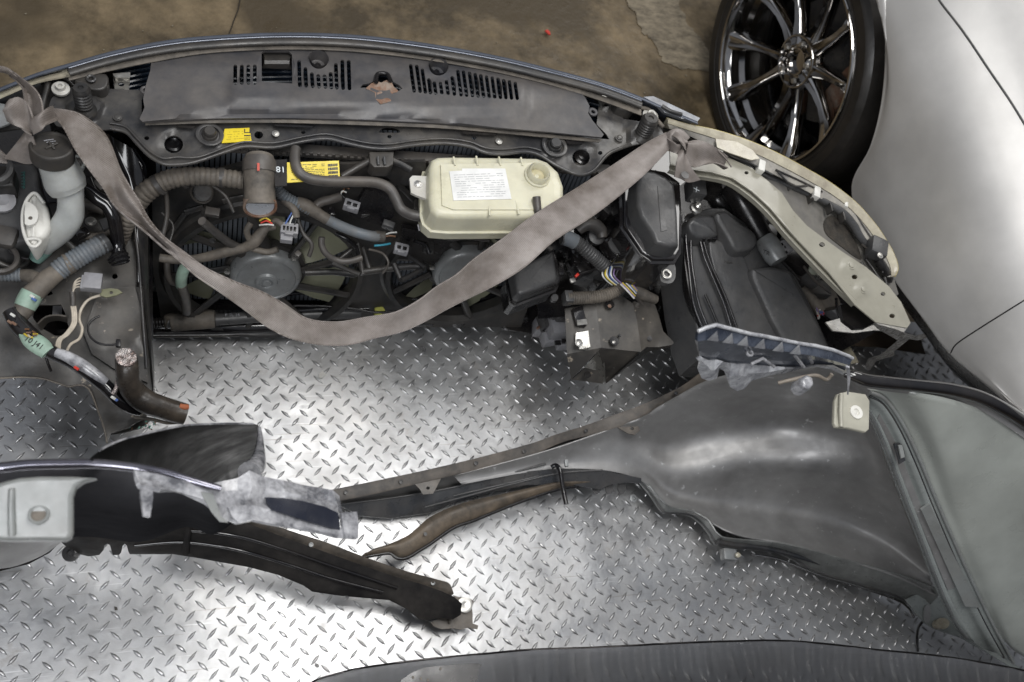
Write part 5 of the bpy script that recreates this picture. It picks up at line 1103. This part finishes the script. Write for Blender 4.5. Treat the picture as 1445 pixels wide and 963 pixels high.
    tube('lip_bead', [p+Vector((0,0,.001)) for p in B], .0035, m_box, sk, n=2)
    tpx('rubber_seal', [(1013,765,.075),(1035,769,.072),(1070,772,.07),(1110,781,.07),(1150,793,.07),(1190,806,.07)], [5,6,5,4,3,2], m_deep, sk)
    b = bx('lip_clip', (1028,783,.06), (.034,.028,.022), m_motor, root, rz=-8, bev=.004); lathe('clip_stud', (1040,784,.075), (0,0,1), [(.006,0),(.006,.006),(.002,.008)], m_cream, b)
    tpx('chrome_trim', [(1060,783,.052),(1100,790,.052),(1156,812,.052),(1211,828,.052),(1272,850,.052),(1290,872,.05)], 1.8, m_chrome, sk)
    # rear half: smooth green-grey skin
    g0 = [(1222,548,.615),(1250,550,.63),(1300,556,.67),(1350,566,.66),(1400,586,.63),(1450,618,.60),(1500,650,.57)]
    g1 = [(1270,600,.565),(1296,612,.565),(1330,640,.56),(1370,660,.54),(1420,690,.50),(1470,720,.48),(1520,750,.46)]
    g2 = [(1312,692,.46),(1330,702,.45),(1355,722,.44),(1395,745,.42),(1440,775,.38),(1490,800,.35),(1540,830,.33)]
    g3 = [(1354,790,.33),(1368,797,.325),(1390,810,.32),(1420,835,.29),(1460,860,.25),(1510,880,.22),(1560,900,.20)]
    g4 = [(1410,903,.155),(1418,906,.155),(1430,918,.15),(1450,930,.14),(1480,945,.12),(1530,960,.10),(1580,980,.08)]
    gs = loft('rear_skin', [g0, g1, g2, g3, g4], m_green, root, nu=6, nv=7, th=.003, ang=90)
    tpx('top_edge_roll', [(1192,528,.68),(1206,531,.685),(1225,537,.685),(1260,541,.685),(1300,545,.68),(1340,550,.675),(1380,560,.665),(1415,577,.65),(1450,600,.62),(1500,640,.58)], [5,8,9,9,9,9.5,10,10,10,10], m_gloss, root, seg=18)
    loft('edge_roll_flange', [[(1206,538,.67),(1260,548,.67),(1320,553,.665),(1380,568,.655),(1450,608,.61)],[(1210,546,.655),(1262,554,.655),(1325,562,.65),(1385,580,.64),(1450,622,.60)]], m_finner, root, nu=5, nv=2, th=.003)  # flange strip just below the top edge roll
    sheet('primer_dot', circ(1300,634,4,7), lambda x, y: (drape(GT,x,y,.0008)).z, m_pale, gs, th=.0006) if 0 else None
    # stiffening frame between the halves
    L_ = [(1222,585,.575),(1232,606,.55),(1246,640,.51),(1262,684,.46),(1280,730,.405),(1300,782,.34),(1322,838,.265),(1342,880,.20),(1356,898,.17)]
    R_ = [(1226,556,.62),(1248,566,.61),(1272,600,.575),(1296,650,.52),(1318,704,.455),(1344,764,.38),(1370,822,.30),(1398,880,.22),(1428,936,.14)]
    Lw = [P(*p) for p in L_]; Rw = [P(*p) for p in R_]
    up_ = lambda f, dz: [a.lerp(b, f)+Vector((-.3*dz,0,dz)) for a, b in zip(Lw, Rw)]
    fr = loft('stiffener_frame', [up_(0,.004), up_(.10,.016), up_(.2,.016), up_(.30,.0), up_(.55,.0), up_(.62,.012), up_(.78,.012), up_(.84,.004), up_(1,.006)], m_pale2, root, nu=6, nv=3, th=.003, ang=60)
    tube('bright_edge_fold', up_(.05,.012), .0055, m_arch2, fr, n=6)
    tube('outer_edge_fold', up_(1,.006), .004, m_pale, fr, n=6); tube('dark_groove', up_(.80,.008)[:], .0028, m_deep, fr, n=6)
    ch = loft('dark_channel', [up_(.30,.003)[1:-2], up_(.52,.003)[1:-2]], m_finner, fr, nu=6, nv=2, th=.002)
    sheet('access_slot', [(1262,626),(1270,625),(1278,650),(1270,655)], .547, m_deep, fr, th=.004)
    sheet('access_slot', [(1268,628),(1273,628),(1277,645),(1272,647)], .552, m_pale, fr, th=.003)
    loft('raised_rib', [[P(x,y,z) for x,y,z in ((1300,720,.44),(1325,775,.365),(1350,830,.295),(1362,856,.26))], [P(x,y,z) for x,y,z in ((1312,712,.455),(1338,768,.385),(1366,824,.31),(1384,858,.265))]], m_pale, fr, nu=5, nv=2, th=.006)
    # lower corner with slot and bung
    sheet('lower_corner', [(1278,846),(1300,836),(1330,845),(1350,880),(1360,900),(1400,905),(1430,936),(1460,960),(1440,950),(1400,925),(1356,900),(1320,888),(1306,880),(1294,866)], .085, m_pale2, root, th=.004)
    sheet('oval_slot', circ(1309,866,5,13), .091, m_finner, root, th=.003); sheet('rubber_bung', circ(1330,880,10,8), .10, m_cream, root, th=.012)
    bolt((1396,906,.17), 4, m_rust, root); tpx('thin_black_cable', [(1304,876,.07),(1297,884,.05),(1294,898,.02),(1295,920,.01)], 1.8, m_black, root)
    # tan bracket with washer near the top
    bk = block('fixing_bracket', [(1182,556),(1196,552),(1222,556),(1228,566),(1227,606),(1222,610),(1196,604),(1180,603),(1177,597),(1178,566)], .68, .007, m_greige2, root, r=.003)
    k = mpp((1208,582,.68)); lathe('washer', (1208,582,.681), (0,0,1), [(10*k,-.001),(10*k,.002),(5*k,.002),(4*k,-.004),(.001,-.004)], m_cwhite, bk)
    tpx('bracket_fold', [(1187,556,.685),(1186,580,.685),(1187,603,.682)], 3.2, m_greige2, bk, smooth=False)
    # near, torn dark plastic end of the fender
    ztn = lambda x, y: .92-.0004*(x-985)+.0016*(y-500)*(-1)
    top = [(985,468),(996,463),(1010,459),(1030,464),(1057,471),(1080,475),(1100,479),(1128,485),(1150,488),(1175,494),(1198,503),(1203,506)]
    ridge = [(984,482),(996,480),(1012,480),(1032,484),(1058,489),(1080,492),(1100,495),(1126,499),(1150,503),(1175,509),(1196,515),(1200,514)]
    face = [(988,506),(998,508),(1012,508),(1030,513),(1056,514),(1080,517),(1100,518),(1126,519),(1150,515),(1172,520),(1190,528),(1197,524)]
    def L3(l, dz): return [P(x, y, ztn(x, y)+dz) for x, y in l]
    tn = loft('torn_end_plastic', [L3(top, 0), L3(ridge, .020), L3(face, -.01)], m_shred, root, nu=1, nv=1, th=.006, su=False, sv=False, ang=12)
    lowr = [(986,510),(984,520),(990,534),(1000,538),(1012,534),(1015,520),(1022,524),(1030,546),(1040,552),(1050,549),(1060,538),(1086,530),(1108,527),(1130,521),(1150,517),(1172,521),(1190,529)]
    uppr = [(988,502),(992,505),(998,508),(1004,509),(1010,508),(1016,509),(1022,511),(1032,513),(1042,514),(1052,514),(1062,515),(1086,517),(1108,518),(1130,518),(1150,514),(1172,518),(1190,526)]
    random.seed(31)
    mid = [((a+c)/2+random.uniform(-2,2), (b_+d)/2+random.uniform(-2,2)) for (a,b_),(c,d) in zip(lowr, uppr)]
    loft('ragged_silver_edge', [L3(uppr, -.004), [p+Vector((0,0,random.uniform(-.006,.012))) for p in L3(mid, .004)], L3(lowr, -.004)], m_tape2, tn, nu=1, nv=1, th=.004, su=False, sv=False, ang=12)
    for x in (1006, 1027, 1048, 1072, 1098, 1122): y = 480+(x-1006)*.165; sheet('light_rib_web', [(x-7,y-1),(x+6,y-13),(x+8,y+1)], lambda a, b: ztn(a, b)+.026, m_tape2, tn, th=.003)
    for q in ([(1120,500),(1128,510),(1134,518)],[(1140,498),(1146,512)],[(1060,514),(1076,506),(1092,517)]): tube('scuffed_rib', [P(x,y,ztn(x,y)+.012) for x,y in q], .0028, m_scuff_glint, tn, smooth=False)
    ringat('small_eyelet', (1057,499,ztn(1057,499)+.016), .003, .006, .003, m_scuff_glint, tn)
    tube('bright_top_edge', L3(top, .002), .003, m_tape2, tn, smooth=False)
    kn = block('scuffed_knob', [(1132,532),(1140,528),(1148,532),(1150,542),(1144,549),(1136,547),(1131,540)], .89, .03, m_scuff_glint, tn, r=.006)
    loft('loose_sliver', [[P(1193,518,.90),P(1196,536,.86),P(1195,556,.83)],[P(1199,520,.90),P(1200,536,.86),P(1196,558,.83)]], m_scuff_glint, tn, nu=3, nv=1, th=.003)
    tube('under_lip', [P(1098,541,.86),P(1118,536,.87),P(1150,530,.88),P(1166,536,.87),P(1174,528,.88)], .003, m_tipdust, tn)
right_fender()
# ============================================================ LEFT FENDER
def left_fender():
    root = thing('front_fender', 'left hand fender standing on the plate, black inside, with scuffed broken front end', 'fender', (.1,.4,0))
    # long dusty flange
    tp = [(255,700,.30),(300,712,.27),(350,728,.23),(405,748,.19),(461,766,.15),(516,787,.12),(572,806,.09),(620,819,.07),(634,824,.065),(640,838,.06)]
    bt = [(255,712,.29),(300,724,.26),(350,741,.22),(405,762,.18),(461,782,.14),(500,796,.11),(555,815,.082),(600,828,.065),(622,835,.06),(636,842,.055)]
    T = [P(*p) for p in tp]; B = [P(*p) for p in bt]
    fl = loft('bolt_flange', [[p+Vector((.004,.004,-.02)) for p in T], T, [a.lerp(b,.12)+Vector((0,0,.003)) for a,b in zip(T,B)], B], m_flange, root, nu=5, nv=2, th=.003, ang=60)
    for x, y, z in ((439,770,.168),(611,824,.07)): lathe('flange_dimple', (x,y-1,z), (0,0,1), [(.0045,-.002),(.0045,.0012),(.003,.0014),(.0026,-.0005),(.001,-.0005)], m_motor, fl)
    sheet('bolt_tab', [(481,792),(523,806),(516,811),(509,820),(499,819),(491,813),(487,803)], .115, m_greige2 if 0 else m_tan, fl, th=.003, holes=[slot(499,806,499,811,3.5)])
    # the black inside wall below
    lowe = [(-40,803,.10),(0,802,.10),(30,800,.10),(60,797,.09),(94,771,.12),(110,780,.10),(125,784,.09),(183,782,.09),(244,782,.09),(277,787,.085),(330,798,.08),(392,811,.06),(428,826,.055),(475,840,.05),(505,843,.05),(550,846,.045),(575,858,.04),(591,873,.04)]
    def edge(x):
        for (a, b), (c, d) in zip([(-60,690),(255,708),(300,722),(350,740),(405,761),(461,781),(500,795),(555,814),(600,827)], [(255,708),(300,722),(350,740),(405,761),(461,781),(500,795),(555,814),(600,827),(650,842)]):
            if a <= x <= c: return b+(d-b)*(x-a)/(c-a)
        return 842
    zw = lambda x, y: max(.03, (.50-.30*min(1,max(0,(x+40)/400)) if x < 360 else .20-.16*min(1,(x-360)/240))*(1-max(0,min(1,(y-edge(x))/90)))**.7*.9+.05)
    wall = [(-60,700),(100,700),(250,706),(300,721),(350,739),(405,760),(461,780),(500,794),(555,813),(600,826),(622,834),(640,842),(652,852),(650,868),(640,874),(622,872),(600,876),(591,873),(575,860),(550,847),(505,843),(475,840),(441,835),(428,826),(392,811),(350,800),(310,793),(277,787),(244,782),(183,782),(181,778),(179,770),(176,767),(173,770),(171,779),(168,783),(159,783),(157,776),(155,769),(151,767),(147,770),(146,776),(140,783),(125,785),(112,782),(104,776),(94,772),(85,764),(70,780),(40,796),(0,806),(-60,810)]
    wl = sheet('inner_wall', wall, zw, m_wall, root, th=.003, grid=9, ang=70)
    for q in ([(190,770),(260,765),(330,775),(400,795),(470,818),(540,836)],[(260,748),(330,756),(400,776),(470,800),(560,830)]): tpx('pressed_bead', [(x, y, zw(x,y)+.003) for x, y in q], 2.4, m_gloss, wl)
    tpx('vertical_bead', [(266,740,zw(266,740)+.004),(264,760,zw(264,760)+.004),(262,780,zw(262,780)+.004)], 5, m_wall, wl)
    for x in (574.5, 585.5, 595): sheet('slot_glint', circ(x,856-(x-574)*.0,2,4.6), .047+.004, m_cwhite if 0 else m_tan, wl, th=.001)  # glints at the slots, coloured in as tan discs
    lathe('edge_washer', (100,781,.12), (0,0,1), [(.015,-.006),(.015,.002),(.007,.003),(.006,-.002),(.001,-.002)], m_black, wl)
    # tip with washer
    tipz = .05
    t = sheet('end_plate', [(640,840),(648,843),(655,843),(664,845),(669,849),(666,858),(667,866),(667,880),(675,883),(674,888),(660,886),(651,889),(640,887),(622,888),(612,884),(608,879),(620,872),(640,862),(647,852)], tipz, m_tipdust, root, th=.004)
    k = mpp((656,854,.05)); lathe('washer', (656,854,.054), (0,0,1), [(11*k,-.003),(11*k,.003),(6*k,.005),(3*k,.003),(.001,.003)], m_steel, t)
    tpx('end_fin', [(634,870,.054),(634,880,.054)], 1.6, m_tan, t, smooth=False)
    sheet('ragged_lower_edge', [(560,850),(575,858),(591,872),(608,878),(622,872),(640,862),(647,852),(655,846),(640,842),(600,834)], .048, m_box, root, th=.004)
    # near edge roll that runs to the front
    zr = .80
    er = tube('top_edge_roll', [P(x,y,zr+.0*x) for x,y in ((-40,660),(0,660),(40,656),(90,655),(140,655),(190,660),(230,667),(262,676),(290,684),(312,690))], [.006,.0065,.0065,.0065,.006,.006,.006,.0055,.005,.004], m_mirroredge, root, seg=14)
    xs = (-60,0,60,130,200,262,300,335)
    loft('under_edge_skin', [[P(x, y+dy*(1 if x < 250 else .62 if x < 320 else .3), z) for x, y in zip(xs, (664,663,661,660,667,683,694,704))] for dy, z in ((0,.74),(22,.74),(48,.71),(68,.62),(84,.48),(98,.34))], m_wallmetal, root, nu=4, nv=4, th=.003, ang=80)
    # tall black pointed end
    zbk = lambda x, y: .80-.0010*(x-130)+.0012*(y-640)
    pts = [(126,648),(140,636),(155,628),(175,620),(194,615),(228,607),(263,600.5),(300,598.5),(335,598),(358,598.5),(364,600),(366,606),(367,620),(365,636),(360,650),(348,661),(335,682),(305,690),(277,692),(250,684),(222,672),(180,656),(139,652)]
    bk = sheet('black_pointed_end', pts, lambda x, y: zbk(x,y)-.00008*max(0,(y-598))*(x-130)*.5, m_pointed, root, th=.004, grid=9, ang=80)
    tube('thin_upper_edge', [P(x,y,zbk(x,y)+.001) for x,y in pts[1:10]], .0016, m_scuff_glint, bk, n=3)
    tube('rounded_side', [P(x,y,zbk(x,y)+.0) for x,y in ((366,604),(367,620),(366,640),(362,656),(352,668))], [.003,.005,.009,.014,.018], m_scuff_glint, bk)
    # pale green bracket with a bolt hole
    zg = .86
    g = block('pale_green_bracket', [(-20,690),(-6,682),(10,677),(28,673),(60,671),(100,671),(136,674),(118,679),(107,687),(103,700),(103,750),(100,758),(92,762),(50,761),(10,762),(-20,758)], lambda x, y: zg-.0003*(y-690), .012, m_pale, root, r=.006)
    k = mpp((55,727,zg)); ringat('hole_rim', (55,727,zg-.012), 10*k, 14*k, .004, m_pale, g); lathe('bolt_hole', (55,727,zg-.012), (0,0,1), [(10*k,0),(10*k,.0022),(.001,.0022)], m_tan, g)
    tube('bracket_fold', [P(17,690,zg+.001),P(16,720,zg-.008),P(17,756,zg-.02)], .004, m_pale, g)
    # dark metal drum below it
    loft('polished_arch_edge', [[P(x,y,.50) for x,y in ((-40,750),(0,752),(40,756),(80,758),(94,762))], [P(x,y,.46) for x,y in ((-40,778),(0,776),(40,770),(74,764),(90,762))], [P(x,y,.40) for x,y in ((-40,806),(0,803),(26,798),(60,784),(86,766))]], m_finner, root, nu=5, nv=5, th=.003, ang=80)
    # torn silver-blue plastic at the tip
    zs = lambda x, y: .80-.0004*(x-260)
    rnd = random.Random(17)
    def facets(name, rows, m, par, jz=.008, dz=0, th=.006):
        rr = [[P(x, y, zs(x, y)+dz+rnd.uniform(-jz, jz)) for x, y in r] for r in rows]
        return loft(name, rr, m, par, nu=1, nv=1, th=th, su=False, sv=False, ang=14)
    sc = facets('torn_silver_plastic', [[(190,664),(225,670),(262,679),(300,682),(335,675),(352,664),(372,673),(400,678),(430,685),(455,689),(470,692),(479,700)],
        [(192,672),(226,680),(262,688),(300,694),(335,692),(356,686),(376,688),(402,694),(432,701),(458,706),(476,712),(482,718)],
        [(196,680),(226,687),(258,696),(292,706),(322,714),(350,708),(370,703),(402,706),(434,712),(462,718),(478,724),(484,726)],
        [(198,684),(228,690),(258,698),(288,712),(314,732),(336,739),(356,726),(378,722),(404,720),(436,722),(464,728),(486,732)]], m_scuff_glint, root)
    facets('torn_front_flange', [[(322,716),(352,712),(376,718),(410,726),(446,736),(480,744),(504,738)],[(328,730),(354,726),(380,732),(412,742),(446,749),(478,756),(505,750)],[(338,739),(358,734),(382,739),(414,747),(446,753),(474,760),(503,761)]], m_scuff_glint, sc, .005, .006)
    facets('dark_blue_recess', [[(374,702),(400,703),(430,708),(458,715),(477,724)],[(378,712),(402,716),(432,722),(460,730),(479,736)],[(384,720),(406,727),(434,736),(462,744),(480,748)]], m_blueblack, sc, .002, .010, .003)
    facets('hanging_tab', [[(200,676),(216,680)],[(199,700),(216,704)],[(203,728),(212,730)]], m_scuff_glint, sc, .003, .004, .004)
    facets('end_chip', [[(482,724),(504,722)],[(484,742),(506,740)],[(488,760),(505,760)]], m_scuff_glint, sc, .004, .012, .006)
    sheet('pale_fold', [(283,694),(300,696),(306,712),(312,728),(322,737),(310,736),(298,722),(290,708)], lambda x, y: zs(x,y)+.008, m_pale, sc, th=.004)
    d = sheet('dark_clip', [(236,711),(240,704),(256,694),(268,694),(280,700),(292,712),(290,724),(275,716),(262,711),(250,717),(240,716)], .62, m_deep, root, th=.008, holes=[circ(248,709,2.5,1.8)])
    sheet('black_end_pad', [(262,694),(300,704),(340,716),(360,735),(300,726),(270,710)], .45, m_black, root, th=.004)
left_fender()
# ============================================================ PANEL AT THE BOTTOM OF THE PICTURE
def bottom_panel():
    root = thing('dark_body_panel', 'dark mirror-glossy curved body panel standing along the bottom edge', 'body panel', (.8,.0,0))
    ed = [(410,985,.26),(445,962,.27),(480,951,.28),(516,943,.29),(600,932,.30),(683,924,.30),(750,918,.30),(839,915,.30),(950,909,.30),(1033,906,.29),(1100,905,.28),(1170,910,.27),(1239,918,.25),(1322,926,.23),(1400,938,.21),(1450,948,.20),(1500,960,.19)]
    E0 = [P(*p) for p in ed]
    E0 = [P(x, y, z+.10) for x, y, z in ed]
    rows = [E0]+[[p+Vector((0, -.05*(k/8)**1.5, -.36*k/8)) for p in E0] for k in range(1, 9)]
    b = loft('panel_skin', rows, m_dkpaint, root, nu=4, nv=5, th=.003, ang=90)
    z_ = .24
    q = sheet('black_clip_strip', [(566,960),(580,950),(600,942),(640,938),(672,936),(680,938),(676,944),(672,970),(560,975)], .40, m_black, root, th=.006)
    for x, y in ((583,956),(594,958),(604,960),(622,944)): sheet('strip_glint', circ(x,y,1.6,2.2), .4015, m_tan, q, th=.0008)  # small tan discs painted on as glints of the strip
bottom_panel()
# ============================================================ SMALL LOOSE THINGS
def bits():
    def small(name, ol, z, m, label, cat, th=.004, **k):
        o = sheet(name, ol, z, m, None, th=th, **k); tag(o, label, cat); return o
    small('red_scrap', [(769,43),(773,42),(776,45),(777,49),(774,48),(772,46)], -.052, m_red, 'tiny bright red plastic scrap on the brown concrete above the grille cover', 'scrap')
    small('black_chip', [(445,936),(449,937),(451,941),(448,942),(445,940)], .006, m_black, 'small black chip on bright tread plate below the left fender', 'chip')
    small('tan_crumb', [(161,856),(165,857),(166,861),(162,861)], .006, m_tan, 'tiny tan crumb on a lozenge of the tread plate, lower left', 'crumb')
    small('grey_paper_scrap', [(818,552),(824,550),(827,557),(824,562),(818,560)], .004, m_motor, 'pale grey scrap on the tread plate just below the cut frame rail', 'scrap', th=.002)
    small('fibre_scrap', [(450,527),(456,524),(460,528),(455,534),(450,533)], .004, m_cwhite, 'small white smear of fluff on the tread plate below the strap', 'scrap', th=.001)
    rnd = random.Random(12); bm = bmesh.new()
    for i in range(90):
        x, y = 150+rnd.random()**.8*70, 570+rnd.random()*38
        p = P(x, y, .003); 
        if 150 < x < 216: p = P(x, y, .285)
        s = rnd.uniform(.0015,.004); bx_bm(bm, p, (s,s*rnd.uniform(.5,1.2),s*.8), Matrix.Rotation(rnd.uniform(0,3),3,'Z') @ Matrix.Rotation(rnd.uniform(0,1),3,'X'), 0)
    o = finish('glass_crumbs', bm, m_glass); tag(o, 'green broken glass crumbs in the corner under the taped duct', 'broken glass', kind='stuff')
    bm = bmesh.new()
    for i in range(60):
        x, y = 160+rnd.random()*60, 575+rnd.random()*32; s = rnd.uniform(.001,.003); bx_bm(bm, P(x,y,.284), (s,s,s*.7), Matrix.Rotation(rnd.uniform(0,3),3,'Z'), 0)
    o = finish('rust_flakes', bm, m_rust); tag(o, 'rust flakes scattered among the glass crumbs in the corner', 'debris', kind='stuff')
    bm = bmesh.new()
    for i in range(260):
        p = Vector((rnd.uniform(-1.0,2.4), rnd.uniform(.95,3.2), -.061)); s = rnd.uniform(.001,.0035); bx_bm(bm, p, (s*rnd.uniform(.6,2),s,s*.6), Matrix.Rotation(rnd.uniform(0,3),3,'Z'), 0)
    o = finish('floor_grit', bm, mat('pale_grit',(.30,.26,.19),.8)); tag(o, 'pale grit scattered over the brown concrete', 'grit', kind='stuff')
bits()
